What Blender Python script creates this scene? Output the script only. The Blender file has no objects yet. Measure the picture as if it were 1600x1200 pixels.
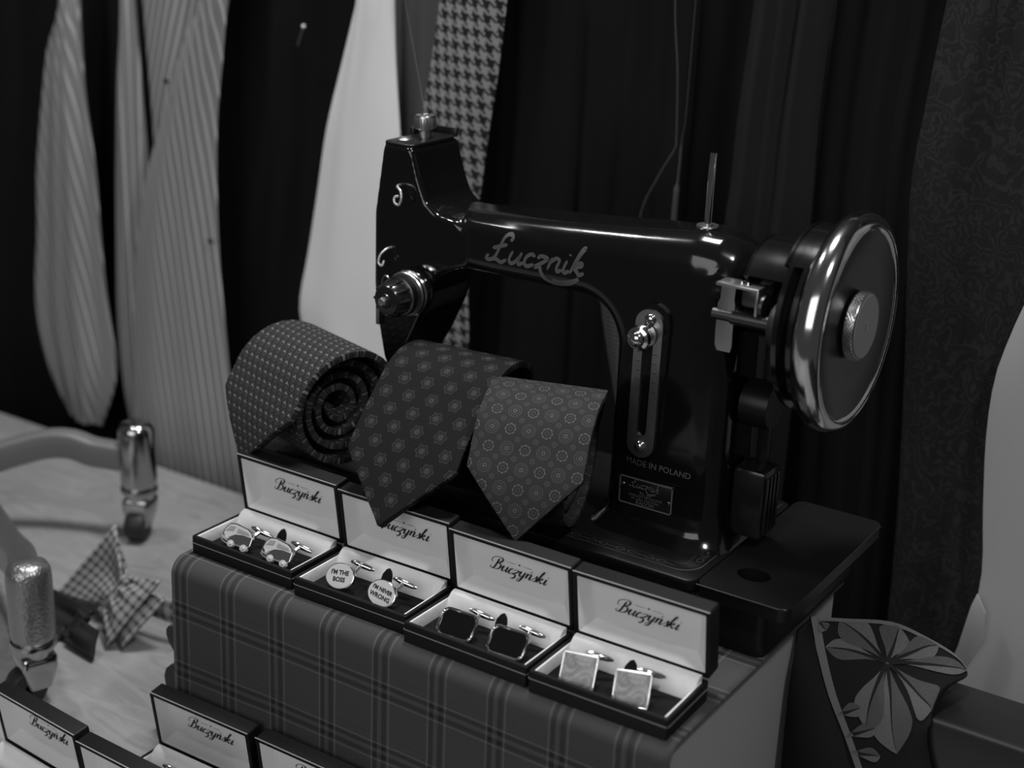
import bpy, bmesh, math, random
from mathutils import Vector, Matrix
random.seed(7)
S = 0.001                       # everything below is written in millimetres
PI = math.pi
sc = bpy.context.scene
COL = sc.collection

# ------------------------------------------------------------------ camera
cam_d = bpy.data.cameras.new('camera')
cam = bpy.data.objects.new('camera', cam_d); COL.objects.link(cam); sc.camera = cam
cr, cu, cf = (0.83064, 0.55586, 0.03246), (-0.21214, 0.26202, 0.94146), (-0.51481, 0.78890, -0.33557)
cam.matrix_world = Matrix(((cr[0], cu[0], -cf[0], 659.49 * S), (cr[1], cu[1], -cf[1], -628.60 * S),
                           (cr[2], cu[2], -cf[2], 444.12 * S), (0, 0, 0, 1)))
cam_d.sensor_width = 36.0; cam_d.lens = 2311.8 / 1600 * 36.0
cam_d.clip_start = 0.02; cam_d.clip_end = 50
cam_d.dof.use_dof = True; cam_d.dof.focus_distance = 0.93; cam_d.dof.aperture_fstop = 5.0

# ------------------------------------------------------------------ light
world = bpy.data.worlds.new('world'); sc.world = world; world.use_nodes = True
world.node_tree.nodes['Background'].inputs[0].default_value = (1, 1, 1, 1)
world.node_tree.nodes['Background'].inputs[1].default_value = 0.05
vs = sc.view_settings
vs.view_transform = 'Standard'; vs.look = 'None'; vs.exposure = 0.0; vs.gamma = 1.0; vs.use_curve_mapping = False

def area(name, loc, target, sx, sy, power):
    l = bpy.data.lights.new(name, 'AREA'); l.shape = 'RECTANGLE'; l.size = sx; l.size_y = sy; l.energy = power
    o = bpy.data.objects.new(name, l); COL.objects.link(o); o.location = loc
    d = Vector(target) - Vector(loc); o.rotation_euler = d.to_track_quat('-Z', 'Y').to_euler()
    return o
area('ceiling_panel', (0.05, 0.32, 1.55), (0.05, 0.10, 0), 0.26, 0.26, 16.0)
area('ceiling_spot_left', (-0.50, 0.06, 1.36), (0.1, 0.12, 0.1), 0.09, 0.09, 5.5)
area('ceiling_spot_right', (0.95, -0.25, 1.30), (0.2, 0.05, 0), 0.10, 0.10, 7.0)
area('shop_window', (0.35, -1.9, 0.95), (0.1, 0.1, 0.0), 1.6, 1.2, 13.5)

# ------------------------------------------------------------------ node helper
class X:
    """tiny expression builder over Math nodes"""
    nt = None
    def __init__(s, v): s.v = v
    @staticmethod
    def op(o, a, b=None, c=None):
        n = X.nt.nodes.new('ShaderNodeMath'); n.operation = o
        for i, q in enumerate((a, b, c)):
            if q is None: continue
            if isinstance(q, X): q = q.v
            if isinstance(q, (int, float)): n.inputs[i].default_value = q
            else: X.nt.links.new(q, n.inputs[i])
        return X(n.outputs[0])
    def __add__(s, o): return X.op('ADD', s, o)
    __radd__ = __add__
    def __sub__(s, o): return X.op('SUBTRACT', s, o)
    def __rsub__(s, o): return X.op('SUBTRACT', o, s)
    def __mul__(s, o): return X.op('MULTIPLY', s, o)
    __rmul__ = __mul__
    def __truediv__(s, o): return X.op('DIVIDE', s, o)
def fract(a): return X.op('FRACT', a)
def floor(a): return X.op('FLOOR', a)
def absx(a): return X.op('ABSOLUTE', a)
def lt(a, b): return X.op('LESS_THAN', a, b)
def gt(a, b): return X.op('GREATER_THAN', a, b)
def mx(a, b): return X.op('MAXIMUM', a, b)
def mn(a, b): return X.op('MINIMUM', a, b)
def sq(a): return X.op('SQRT', a)
def sinx(a): return X.op('SINE', a)
def cosx(a): return X.op('COSINE', a)
def pmod(a, b): return X.op('FLOORED_MODULO', a, b)
def atan2(a, b): return X.op('ARCTAN2', a, b)
def band(d, w):                 # soft 1 where |d|<w
    n = X.nt.nodes.new('ShaderNodeMapRange'); n.interpolation_type = 'SMOOTHSTEP'
    X.nt.links.new(absx(d).v, n.inputs[0])
    n.inputs[1].default_value = w * 0.6; n.inputs[2].default_value = w * 1.4
    n.inputs[3].default_value = 1; n.inputs[4].default_value = 0
    return X(n.outputs[0])
def mixv(f, a, b): return a * (1 - f) + b * f if isinstance(f, X) else None
def uvmm():
    n = X.nt.nodes.new('ShaderNodeUVMap'); n.uv_map = 'uv'
    s = X.nt.nodes.new('ShaderNodeSeparateXYZ'); X.nt.links.new(n.outputs[0], s.inputs[0])
    return X(s.outputs[0]), X(s.outputs[1])
def objmm():
    n = X.nt.nodes.new('ShaderNodeTexCoord'); s = X.nt.nodes.new('ShaderNodeSeparateXYZ')
    X.nt.links.new(n.outputs['Object'], s.inputs[0])
    return X(s.outputs[0]) * 1000, X(s.outputs[1]) * 1000, X(s.outputs[2]) * 1000
def vec(a, b, c=0.0):
    n = X.nt.nodes.new('ShaderNodeCombineXYZ')
    for i, q in enumerate((a, b, c)):
        if isinstance(q, X): X.nt.links.new(q.v, n.inputs[i])
        else: n.inputs[i].default_value = q
    return n.outputs[0]
def noise(v, scale, detail=3, dist=0.0):
    n = X.nt.nodes.new('ShaderNodeTexNoise'); X.nt.links.new(v, n.inputs['Vector'])
    n.inputs['Scale'].default_value = scale; n.inputs['Detail'].default_value = detail; n.inputs['Distortion'].default_value = dist
    return X(n.outputs[0])

MATS = {}
def mat(name, base=0.5, rough=0.5, metal=0.0, coat=0.0, sheen=0.0, spec=0.5, fn=None, bump=None, bump_d=0.0002, rough_fn=None):
    if name in MATS: return MATS[name]
    m = bpy.data.materials.new(name); m.use_nodes = True; nt = m.node_tree; X.nt = nt
    b = nt.nodes['Principled BSDF']
    b.inputs['Base Color'].default_value = (base, base, base, 1)
    b.inputs['Roughness'].default_value = rough; b.inputs['Metallic'].default_value = metal
    b.inputs['Coat Weight'].default_value = coat; b.inputs['Coat Roughness'].default_value = 0.06
    b.inputs['Sheen Weight'].default_value = sheen; b.inputs['Sheen Roughness'].default_value = 0.4
    b.inputs['Specular IOR Level'].default_value = spec
    if fn:
        e = fn(); c = nt.nodes.new('ShaderNodeCombineColor')
        for i in range(3): nt.links.new(e.v, c.inputs[i])
        nt.links.new(c.outputs[0], b.inputs['Base Color'])
    if rough_fn: nt.links.new(rough_fn().v, b.inputs['Roughness'])
    if bump:
        e = bump(); n = nt.nodes.new('ShaderNodeBump'); n.inputs['Distance'].default_value = bump_d; n.inputs['Strength'].default_value = 1
        nt.links.new(e.v, n.inputs['Height']); nt.links.new(n.outputs[0], b.inputs['Normal'])
    MATS[name] = m
    return m

# ------------------------------------------------------------------ material recipes
def weave_noise(k=1.0):
    u, v = uvmm(); return noise(vec(u * k, v * k), 1.3, 2)
def stripe_shirt():
    u, v = uvmm(); d = fract(u / 10.2) - 0.5
    return 0.225 + band(d, 0.09) * 0.30 + (weave_noise() - 0.5) * 0.03
def hounds():
    u, v = uvmm(); a = floor(u / 1.42); b = floor(v / 1.42)
    wa = lt(pmod(a, 8), 4); wb = lt(pmod(b, 8), 4); t = lt(pmod(a + b, 4), 2)
    c = wa * t + wb * (1 - t)
    return 0.024 + c * 0.27 + (weave_noise(1.5) - 0.5) * 0.05
def plaid():
    u, v = uvmm()
    def sett(w, per, off):
        f = pmod(w + off, per)
        light = band(f - 4, 0.55) + band(f - 9.2, 0.35) * 0.8 + band(f - 10.6, 0.3) * 0.5 + band(f - 16.5, 0.6)
        dark = band(f - 6.6, 1.4) + band(f - 13.2, 1.6)
        return light, dark
    l1, d1 = sett(u, 42.0, 6.0); l2, d2 = sett(v, 47.0, 20.0)
    thin = band(pmod(v + 3, 47.0) - 28, 0.3) * 0.4
    tw = fract((u + v) / 1.1)
    tone = 0.056 + (l1 + l2) * 0.040 - (d1 + d2) * 0.019 - thin * 0.02
    return mx(tone * (0.75 + 0.5 * tw) + (noise(vec(u, v), 2.5, 2) - 0.5) * 0.02, 0.008)
def tie_bits():                  # small linked-bit print
    u, v = uvmm(); r = floor(v / 6.0); uu = u + pmod(r, 2) * 3.5
    x = (fract(uu / 7.0) - 0.5) * 7.0; y = (fract(v / 6.0) - 0.5) * 6.0
    bar = band(y - 0.35, 0.30) * band(x, 1.55); stem = band(x + 0.3, 0.3) * band(y - 1.1, 0.8)
    ring = band(sq((x - 1.7) * (x - 1.7) + (y + 1.4) * (y + 1.4)) - 1.15, 0.2)
    ch = band(x + y * 0.6 + 1.9, 0.2) * 0.7
    tw = fract((u * 0.4 + v) / 0.8)
    return 0.020 + tw * 0.008 + mn(bar + stem, 1.0) * 0.17 + mx(ring, ch) * 0.055
def rosette(x, y, s=1.0):
    r = sq(x * x + y * y); th = atan2(y, x)
    pet = r - s * (2.55 + 1.25 * X.op('POWER', absx(cosx(th * 3)), 0.55))
    out = band(pet, 0.33 * s) * gt(sinx(th * 26), -0.45)
    inner = band(r - s * (1.75 + 0.35 * cosx(th * 6)), 0.25 * s) * 0.8
    core = band(mx(absx(x), absx(y)) - 0.72 * s, 0.24 * s) * 1.5
    tips = band(r - 4.35 * s, 0.24 * s) * gt(cosx(th * 6), 0.90) * 0.35
    return mn(out + inner + core + tips, 1.6)
def tie_floral():
    u, v = uvmm(); r = floor(v / 11.5); uu = u + pmod(r, 2) * 8.6
    x = (fract(uu / 17.2) - 0.5) * 17.2; y = (fract(v / 11.5) - 0.5) * 11.5
    tw = band(fract((v * 0.97 + u * 0.22) / 1.25) - 0.5, 0.28)
    return 0.0055 + tw * 0.009 + rosette(x, y * 1.0, 1.12) * 0.034 + band(sq(x * x + y * y), 3.2) * 0.005
def tie_medal():
    u, v = uvmm(); r = floor(v / 12.0); uu = u + pmod(r, 2) * 11.5
    c = floor(uu / 11.5); x = (fract(uu / 11.5) - 0.5) * 11.5; y = (fract(v / 12.0) - 0.5) * 12.0
    k = pmod(c, 2)
    rr = sq(x * x + y * y); th = atan2(y, x)
    m1 = band(rr - 4.0, 0.28) * gt(sinx(th * 22), -0.25) + band(rr - 2.6, 0.24) * gt(sinx(th * 16), -0.2) + band(rr - 1.0, 0.28) * 1.4
    m2 = band(rr - (3.05 + 0.22 * cosx(th * 8)), 0.26) * gt(cosx(th * 8), -0.8) * 1.9 + band(rr - 1.2, 0.2) * 0.6
    x2 = (fract(uu / 11.5 + 0.5) - 0.5) * 11.5; y2 = (fract(v / 12.0 + 0.5) - 0.5) * 12.0
    r2 = sq(x2 * x2 + y2 * y2); m3 = band(r2 - 1.35, 0.22) * 0.7 + band(r2, 0.4) * 0.8
    tw = band(fract((v * 0.97 + u * 0.22) / 1.2) - 0.5, 0.28)
    return 0.021 + tw * 0.014 + mn(m1 * k + m2 * (1 - k) + m3, 1.9) * 0.050
def checks():
    u, v = uvmm(); a = band(fract(u / 8.4) - 0.5, 0.20); b = band(fract(v / 8.4) - 0.5, 0.20)
    return 0.30 - (a + b) * 0.125 + (weave_noise() - 0.5) * 0.03
def fine_check():
    u, v = uvmm(); a = band(fract(u / 3.4) - 0.5, 0.2); b = band(fract(v / 3.4) - 0.5, 0.2)
    return 0.12 - (a + b) * 0.042
def paisley():
    u, v = uvmm(); p = vec(u + (noise(vec(u, v), 0.05) - 0.5) * 60, v + (noise(vec(v, u), 0.05) - 0.5) * 60)
    n = X.nt.nodes.new('ShaderNodeTexVoronoi'); n.inputs['Scale'].default_value = 0.03; X.nt.links.new(p, n.inputs['Vector'])
    w = sinx(X(n.outputs[0]) * 34)
    return 0.012 + band(w - 0.9, 0.4) * 0.010 + band(noise(p, 0.35, 4) - 0.5, 0.02) * 0.006
def wood():
    x, y, z = objmm(); p = vec(x * 0.0035, y * 0.014, z * 0.01); n = noise(p, 1.6, 5, 1.3)
    g = sinx(n * 46) * 0.5 + 0.5
    blot = noise(vec(x * 0.02, y * 0.02), 1.0, 4); spots = gt(noise(vec(x * 0.03, y * 0.09, 3.0), 1.0, 2), 0.70)
    return 0.262 + (g - 0.5) * 0.045 * gt(n, 0.42) + (blot - 0.5) * 0.07 - spots * 0.06
def pearl():
    x, y, z = objmm(); p = vec(x * 0.09, z * 0.09, y * 0.09); n = noise(p, 0.9, 2, 2.5)
    return 0.055 + absx(sinx(n * 7)) * 0.15
def dark_cloth(b, amp=0.5):
    def f():
        u, v = uvmm(); return b * (1 - amp / 2 + amp * noise(vec(u, v), 1.4, 3))
    return f
def light_cloth(b, amp=0.06):
    def f():
        u, v = uvmm(); return b * (1 - amp / 2 + amp * noise(vec(u * 1.0, v * 1.0), 1.0, 3))
    return f
def enamel_rough():
    x, y, z = objmm(); n = noise(vec(x, y, z), 0.06, 5)
    return 0.07 + n * 0.13
def hammered(): 
    x, y, z = objmm(); return noise(vec(x, y, z), 0.45, 2)
def satin_bump():
    x, y, z = objmm(); return noise(vec(x * 0.4, y * 0.4, z * 0.4), 0.12, 2, 0.6)

M = dict(
    enamel=mat('black_enamel', 0.0045, rough=0.12, spec=0.5, coat=0.3, rough_fn=enamel_rough),
    discblack=mat('satin_black_enamel', 0.005, rough=0.30, spec=0.35),
    wire=mat('bright_wire', 0.85, rough=0.42, metal=1.0),
    bedenamel=mat('worn_black_enamel', 0.007, rough=0.36, spec=0.25),
    chrome=mat('chrome', 0.60, rough=0.13, metal=1.0),
    steel=mat('brushed_steel', 0.46, rough=0.32, metal=1.0),
    darksteel=mat('dark_steel', 0.10, rough=0.35, metal=1.0),
    gold=mat('worn_gilt_transfer', 0.095, rough=0.5),
    giltdim=mat('faded_gilt_transfer', 0.055, rough=0.5),
    plate=mat('black_plate', 0.006, rough=0.3),
    rubber=mat('black_rubber', 0.012, rough=0.55),
    bakelite=mat('black_bakelite', 0.012, rough=0.22),
    facegrey=mat('pale_grey_metal', 0.17, rough=0.55, metal=0.0),
    leather=mat('black_leatherette', 0.006, rough=0.5, spec=0.22, bump=lambda: noise(vec(*objmm()), 1.6, 2), bump_d=0.00008),
    edgeline=mat('grey_edge_line', 0.30, rough=0.35),
    satin=mat('white_satin', 0.80, rough=0.36, sheen=0.25, bump=satin_bump, bump_d=0.0012),
    velvet=mat('black_velvet', 0.010, rough=0.95, sheen=0.05, spec=0.1),
    ink=mat('dark_ink', 0.016, rough=0.6),
    silver=mat('polished_silver', 0.72, rough=0.12, metal=1.0),
    onyx=mat('black_onyx', 0.006, rough=0.08),
    white_enamel=mat('white_enamel', 0.52, rough=0.25),
    window_enamel=mat('pale_grey_enamel', 0.30, rough=0.3),
    grey_enamel=mat('grey_enamel', 0.065, rough=0.25),
    pearl=mat('marbled_pearl', rough=0.2, fn=pearl, coat=0.5),
    plaid=mat('plaid_wool', rough=0.9, fn=plaid, sheen=0.08, spec=0.15),
    podium=mat('white_card', 0.30, rough=0.8),
    wood=mat('pale_wood', rough=0.36, fn=wood, spec=0.35),
    shirt=mat('striped_shirting', rough=0.9, fn=stripe_shirt, spec=0.15),
    white=mat('white_shirting', rough=0.85, fn=light_cloth(0.82), spec=0.2),
    grey=mat('grey_shirting', rough=0.85, fn=light_cloth(0.12), spec=0.2),
    white2=mat('cream_shirting', rough=0.85, fn=light_cloth(0.36), spec=0.2),
    hounds=mat('houndstooth_wool', rough=0.95, fn=hounds, spec=0.1),
    tie_bits=mat('bit_print_silk', rough=0.8, fn=tie_bits, sheen=0.0, spec=0.12),
    tie_floral=mat('floral_twill_silk', rough=0.8, fn=tie_floral, sheen=0.0, spec=0.12),
    tie_medal=mat('medallion_twill_silk', rough=0.8, fn=tie_medal, sheen=0.0, spec=0.12),
    checks=mat('checked_cotton', rough=0.9, fn=checks, spec=0.15),
    fcheck=mat('fine_check_wool', rough=0.9, fn=fine_check, spec=0.15),
    suit=mat('dark_suiting', rough=0.95, fn=dark_cloth(0.010), spec=0.1),
    suit2=mat('charcoal_suiting', rough=0.95, fn=dark_cloth(0.018), spec=0.1),
    paisley=mat('dark_paisley_silk', rough=0.75, fn=paisley, spec=0.2),
    wall=mat('dark_wall_paint', 0.012, rough=0.95, spec=0.1),
    floor=mat('dark_floor', 0.02, rough=0.8),
    blacklac=mat('black_lacquer', 0.010, rough=0.30),
    scarf=mat('black_scarf_wool', rough=0.9, fn=dark_cloth(0.012), spec=0.1),
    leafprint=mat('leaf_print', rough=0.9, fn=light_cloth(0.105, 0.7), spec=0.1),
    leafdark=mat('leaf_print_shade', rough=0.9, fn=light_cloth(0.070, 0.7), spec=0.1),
    leafvein=mat('leaf_vein', 0.016, rough=0.9, spec=0.1),
    border=mat('pale_scarf_border', rough=0.9, fn=light_cloth(0.125, 0.5), spec=0.1),
    hammer=mat('hammered_nickel', 0.33, rough=0.30, metal=0.85, bump=hammered, bump_d=0.0007),
    legpaint=mat('grey_metal_paint', 0.165, rough=0.42, metal=0.2),
    nickel=mat('polished_nickel', 0.42, rough=0.15, metal=1.0),
    thread=mat('grey_thread', 0.055, rough=0.9),
    bowdark=mat('black_bow_silk', rough=0.7, fn=dark_cloth(0.014), spec=0.2),
)

# ------------------------------------------------------------------ geometry helpers (mm)
def empty(name, loc=(0, 0, 0), rz=0.0, parent=None):
    o = bpy.data.objects.new(name, None); COL.objects.link(o)
    o.empty_display_size = 0.02
    o.location = Vector(loc) * S; o.rotation_euler = (0, 0, rz)
    if parent: o.parent = parent
    return o
def tag(o, label, cat=None, group=None, kind=None):
    o['label'] = label
    if cat: o['category'] = cat
    if group: o['group'] = group
    if kind: o['kind'] = kind
    return o
def build(name, bm, m, parent=None, loc=None, smooth=True, label=None, mods=(), recalc=True):
    """mesh object from a bmesh in mm; loc = world origin the verts are relative to"""
    if recalc: bmesh.ops.recalc_face_normals(bm, faces=bm.faces)
    bmesh.ops.scale(bm, vec=(S, S, S), verts=bm.verts)
    me = bpy.data.meshes.new(name); bm.to_mesh(me); bm.free()
    if smooth:
        me.shade_smooth()
    o = bpy.data.objects.new(name, me); COL.objects.link(o)
    me.materials.append(m)
    if smooth:
        try: me.set_sharp_from_angle(angle=math.radians(38))
        except Exception: pass
    if parent: o.parent = parent
    if loc: o.location = Vector(loc) * S
    if label: o['label'] = label
    return o
def shift(bm, v): bmesh.ops.translate(bm, vec=v, verts=bm.verts); return bm
def xform(bm, m): bmesh.ops.transform(bm, matrix=m, verts=bm.verts); return bm
def merge(a, b):
    me = bpy.data.meshes.new('t'); b.to_mesh(me); b.free(); a.from_mesh(me); bpy.data.meshes.remove(me); return a
def box(x0, x1, y0, y1, z0, z1, bev=0.0, seg=2):
    bm = bmesh.new(); bmesh.ops.create_cube(bm, size=1)
    for v in bm.verts:
        v.co = Vector((x0 + (v.co.x + .5) * (x1 - x0), y0 + (v.co.y + .5) * (y1 - y0), z0 + (v.co.z + .5) * (z1 - z0)))
    if bev: bmesh.ops.bevel(bm, geom=list(bm.edges), offset=bev, segments=seg, affect='EDGES', profile=0.5)
    return bm
def lathe(prof, n=40, axis='Z', c=(0, 0, 0), closed=False):
    """prof = [(r, h)]; revolve about axis through c"""
    bm = bmesh.new(); rings = []
    for r, h in prof:
        if r < 1e-6:
            rings.append([bm.verts.new((0, 0, h))])
        else:
            rings.append([bm.verts.new((r * math.cos(2 * PI * i / n), r * math.sin(2 * PI * i / n), h)) for i in range(n)])
    pairs = list(zip(rings, rings[1:])) + ([(rings[-1], rings[0])] if closed else [])
    for a, b in pairs:
        for i in range(n):
            j = (i + 1) % n
            if len(a) == 1 and len(b) == 1: continue
            if len(a) == 1: bm.faces.new((a[0], b[i], b[j]))
            elif len(b) == 1: bm.faces.new((a[i], a[j], b[0]))
            else: bm.faces.new((a[i], a[j], b[j], b[i]))
    if axis == 'X': xform(bm, Matrix.Rotation(PI / 2, 4, 'Y'))
    if axis == '-Y': xform(bm, Matrix.Rotation(PI / 2, 4, 'X'))
    return shift(bm, c)
def tube(pts, r, n=10, cap=True):
    bm = bmesh.new(); P = [Vector(p) for p in pts]; rings = []
    up = Vector((0.13, 0.31, 0.94))
    for i, p in enumerate(P):
        t = (P[min(i + 1, len(P) - 1)] - P[max(i - 1, 0)]).normalized()
        a = t.cross(up).normalized(); b = t.cross(a)
        rr = r[i] if isinstance(r, (list, tuple)) else r
        rings.append([bm.verts.new(p + (a * math.cos(2 * PI * k / n) + b * math.sin(2 * PI * k / n)) * rr) for k in range(n)])
    for a, b in zip(rings, rings[1:]):
        for k in range(n): bm.faces.new((a[k], a[(k + 1) % n], b[(k + 1) % n], b[k]))
    if cap: bm.faces.new(rings[0]); bm.faces.new(rings[-1])
    return bm
def prism(poly, y0, y1, bev=0.0, seg=2):
    """polygon in (x,z) extruded along y"""
    bm = bmesh.new(); a = [bm.verts.new((x, y0, z)) for x, z in poly]; f = bm.faces.new(a)
    r = bmesh.ops.extrude_face_region(bm, geom=[f])
    bmesh.ops.translate(bm, vec=(0, y1 - y0, 0), verts=[v for v in r['geom'] if isinstance(v, bmesh.types.BMVert)])
    if bev: bmesh.ops.bevel(bm, geom=list(bm.edges), offset=bev, segments=seg, affect='EDGES', profile=0.5)
    return bm
def rrect(x0, x1, y0, y1, r, n=6):
    pts = []
    for cx, cy, a0 in ((x1 - r, y1 - r, 0), (x0 + r, y1 - r, 90), (x0 + r, y0 + r, 180), (x1 - r, y0 + r, 270)):
        for i in range(n + 1):
            a = math.radians(a0 + 90 * i / n); pts.append((cx + r * math.cos(a), cy + r * math.sin(a)))
    return pts
def loft(rings, cap=True):
    bm = bmesh.new(); R = [[bm.verts.new(p) for p in ring] for ring in rings]; n = len(R[0])
    for a, b in zip(R, R[1:]):
        for i in range(n): bm.faces.new((a[i], a[(i + 1) % n], b[(i + 1) % n], b[i]))
    if cap: bm.faces.new(R[0]); bm.faces.new(R[-1])
    return bm
def crom(pts, n=6):
    """catmull-rom through 2-D / 3-D points"""
    P = [Vector(p) for p in pts]; out = []
    for i in range(len(P) - 1):
        p0, p1, p2, p3 = P[max(i - 1, 0)], P[i], P[i + 1], P[min(i + 2, len(P) - 1)]
        for k in range(n):
            t = k / n
            out.append(0.5 * ((2 * p1) + (p2 - p0) * t + (2 * p0 - 5 * p1 + 4 * p2 - p3) * t * t + (3 * p1 - p0 - 3 * p2 + p3) * t ** 3))
    out.append(P[-1]); return out
def ribbon(bm, pts, wmin, wmax, pen=None):
    """flat pen stroke in the (x,y) plane; thick where it runs downwards"""
    prev = None
    for i, p in enumerate(pts):
        t = (pts[min(i + 1, len(pts) - 1)] - pts[max(i - 1, 0)])
        if t.length < 1e-9: continue
        t = t.normalized(); n = Vector((-t.y, t.x))
        w = wmin + (wmax - wmin) * max(0.0, -t.y) ** 1.3 if pen is None else wmin + (wmax - wmin) * abs(t.x * pen[1] - t.y * pen[0])
        e = min(1.0, min(i, len(pts) - 1 - i) / 3.0 + 0.35)
        a = bm.verts.new((p.x + n.x * w * e / 2, p.y + n.y * w * e / 2, 0)); b = bm.verts.new((p.x - n.x * w * e / 2, p.y - n.y * w * e / 2, 0))
        if prev: bm.faces.new((prev[0], a, b, prev[1]))
        prev = (a, b)
def text_bm(s, size, extr=0.0, bold=0.0):
    cu_ = bpy.data.curves.new('t', 'FONT'); cu_.body = s; cu_.size = size; cu_.align_x = 'CENTER'; cu_.align_y = 'CENTER'
    cu_.extrude = extr; cu_.offset = bold; cu_.resolution_u = 3
    o = bpy.data.objects.new('t', cu_); COL.objects.link(o)
    dg = bpy.context.evaluated_depsgraph_get(); me = bpy.data.meshes.new_from_object(o.evaluated_get(dg))
    bm = bmesh.new(); bm.from_mesh(me); bpy.data.objects.remove(o); bpy.data.curves.remove(cu_); bpy.data.meshes.remove(me)
    return bm
FRONT = Matrix.Rotation(PI / 2, 4, 'X')           # (x,y) drawing plane -> (x,z), facing -Y
def uv_grid(P, UV, closed_u=False, bm=None):
    """P[row][col] points, UV same shape -> bmesh with uv layer"""
    if bm is None: bm = bmesh.new()
    L = bm.loops.layers.uv.get('uv') or bm.loops.layers.uv.new('uv')
    V = [[bm.verts.new(p) for p in row] for row in P]
    nr, nc = len(P), len(P[0])
    for i in range(nr - 1):
        for j in range(nc if closed_u else nc - 1):
            k = (j + 1) % nc
            f = bm.faces.new((V[i][j], V[i][k], V[i + 1][k], V[i + 1][j]))
            k2 = j + 1
            us = (UV[i][j], UV[i][k2] if k2 < len(UV[i]) else UV[i][k], UV[i + 1][k2] if k2 < len(UV[i]) else UV[i + 1][k], UV[i + 1][j])
            for lp, q in zip(f.loops, us): lp[L].uv = q
    return bm
def lerp_path(path, zs):
    """path [(x,z)] descending z -> x at each z"""
    out = []
    for z in zs:
        if z >= path[0][1]:
            (x0, z0), (x1, z1) = path[0], path[1]; s = (x1 - x0) / (z1 - z0); out.append(x0 + 0.35 * s * (z - z0)); continue
        if z <= path[-1][1]: out.append(path[-1][0]); continue
        for (x0, z0), (x1, z1) in zip(path, path[1:]):
            if z0 >= z >= z1:
                t = (z0 - z) / (z0 - z1); out.append(x0 + (x1 - x0) * t); break
    return out
def drape(name, m, Y, left, right, folds=3, amp=6, bulge=10, thick=10, top=430, bottom=None, seed=0, drift=0.0, ustretch=None, slant=0.0):
    """a hanging length of cloth: closed flattened tube with soft vertical folds"""
    rnd = random.Random(seed)
    zb = bottom if bottom is not None else min(left[-1][1], right[-1][1])
    left = [(p.x, p.y) for p in crom([Vector(q) for q in left], 4)]; right = [(p.x, p.y) for p in crom([Vector(q) for q in right], 4)]
    nr, nc = 42, 40
    zs = [top + (zb - top) * i / (nr - 1) for i in range(nr)]
    xl = lerp_path(left, zs); xr = lerp_path(right, zs)
    ph = rnd.random() * 6.28; ph2 = rnd.random() * 6.28
    P, UV = [], []
    W = ustretch or max(b - a for a, b in zip(xl, xr))
    for i, z in enumerate(zs):
        row, urow = [], []; t = i / (nr - 1)
        for j in range(nc):
            s = j / (nc - 1); e = math.sin(PI * s) ** 0.6
            y = Y - bulge * e + amp * e * (0.65 * math.sin(2 * PI * folds * s + ph + 1.4 * math.sin(2.2 * t + ph2)) + 0.35 * math.sin(2 * PI * folds * 2.3 * s + ph2 + 2 * t))
            row.append((xl[i] + (xr[i] - xl[i]) * s, y, z)); urow.append(((xl[i] + (xr[i] - xl[i]) * s) * 1.06 + slant * z + 2000, z + 900))
        for j in range(nc - 2, 0, -1):
            s = j / (nc - 1); e = math.sin(PI * s) ** 0.6
            row.append((xl[i] + (xr[i] - xl[i]) * s, Y + thick * e, z)); urow.append(((xl[i] + (xr[i] - xl[i]) * s) * 1.06 + slant * z + 2000, z + 900))
        urow.append(urow[0]); P.append(row); UV.append(urow)
    bm = uv_grid(P, UV, closed_u=True)
    bm.verts.ensure_lookup_table(); n = len(P[0])
    bm.faces.new([bm.verts[i] for i in range(n)]); bm.faces.new([bm.verts[len(P) * n - n + i] for i in range(n)])
    return build(name, bm, m)

# ------------------------------------------------------------------ the setting
def structure(name, bm, m):
    o = build(name, bm, m, smooth=False); o['kind'] = 'structure'; return o
structure('floor', box(-2200, 2200, -1200, 620, -760, -750), M['floor'])
structure('wall_back', box(-2200, 2200, 520, 540, -750, 1400), M['wall'])

tb = empty('display_table', (-200, 0, -750)); tag(tb, 'pale wooden display table top under the plaid stand', 'table')
build('tabletop', shift(box(-1250, 620, -560, 336, -175, -150, 2), (200, 0, 750)), M['wood'], tb)
for x in (-1180, 550):
    for y in (-500, 276): build('leg', shift(box(x - 25, x + 25, y - 25, y + 25, -750, -175, 2), (200, 0, 750)), M['wood'], tb)

tag(build('podium', box(-1, 363, -9, 224, -150, -2.6, 1.5), M['podium'], smooth=False), 'white card podium under the plaid cloth', 'podium')

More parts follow.
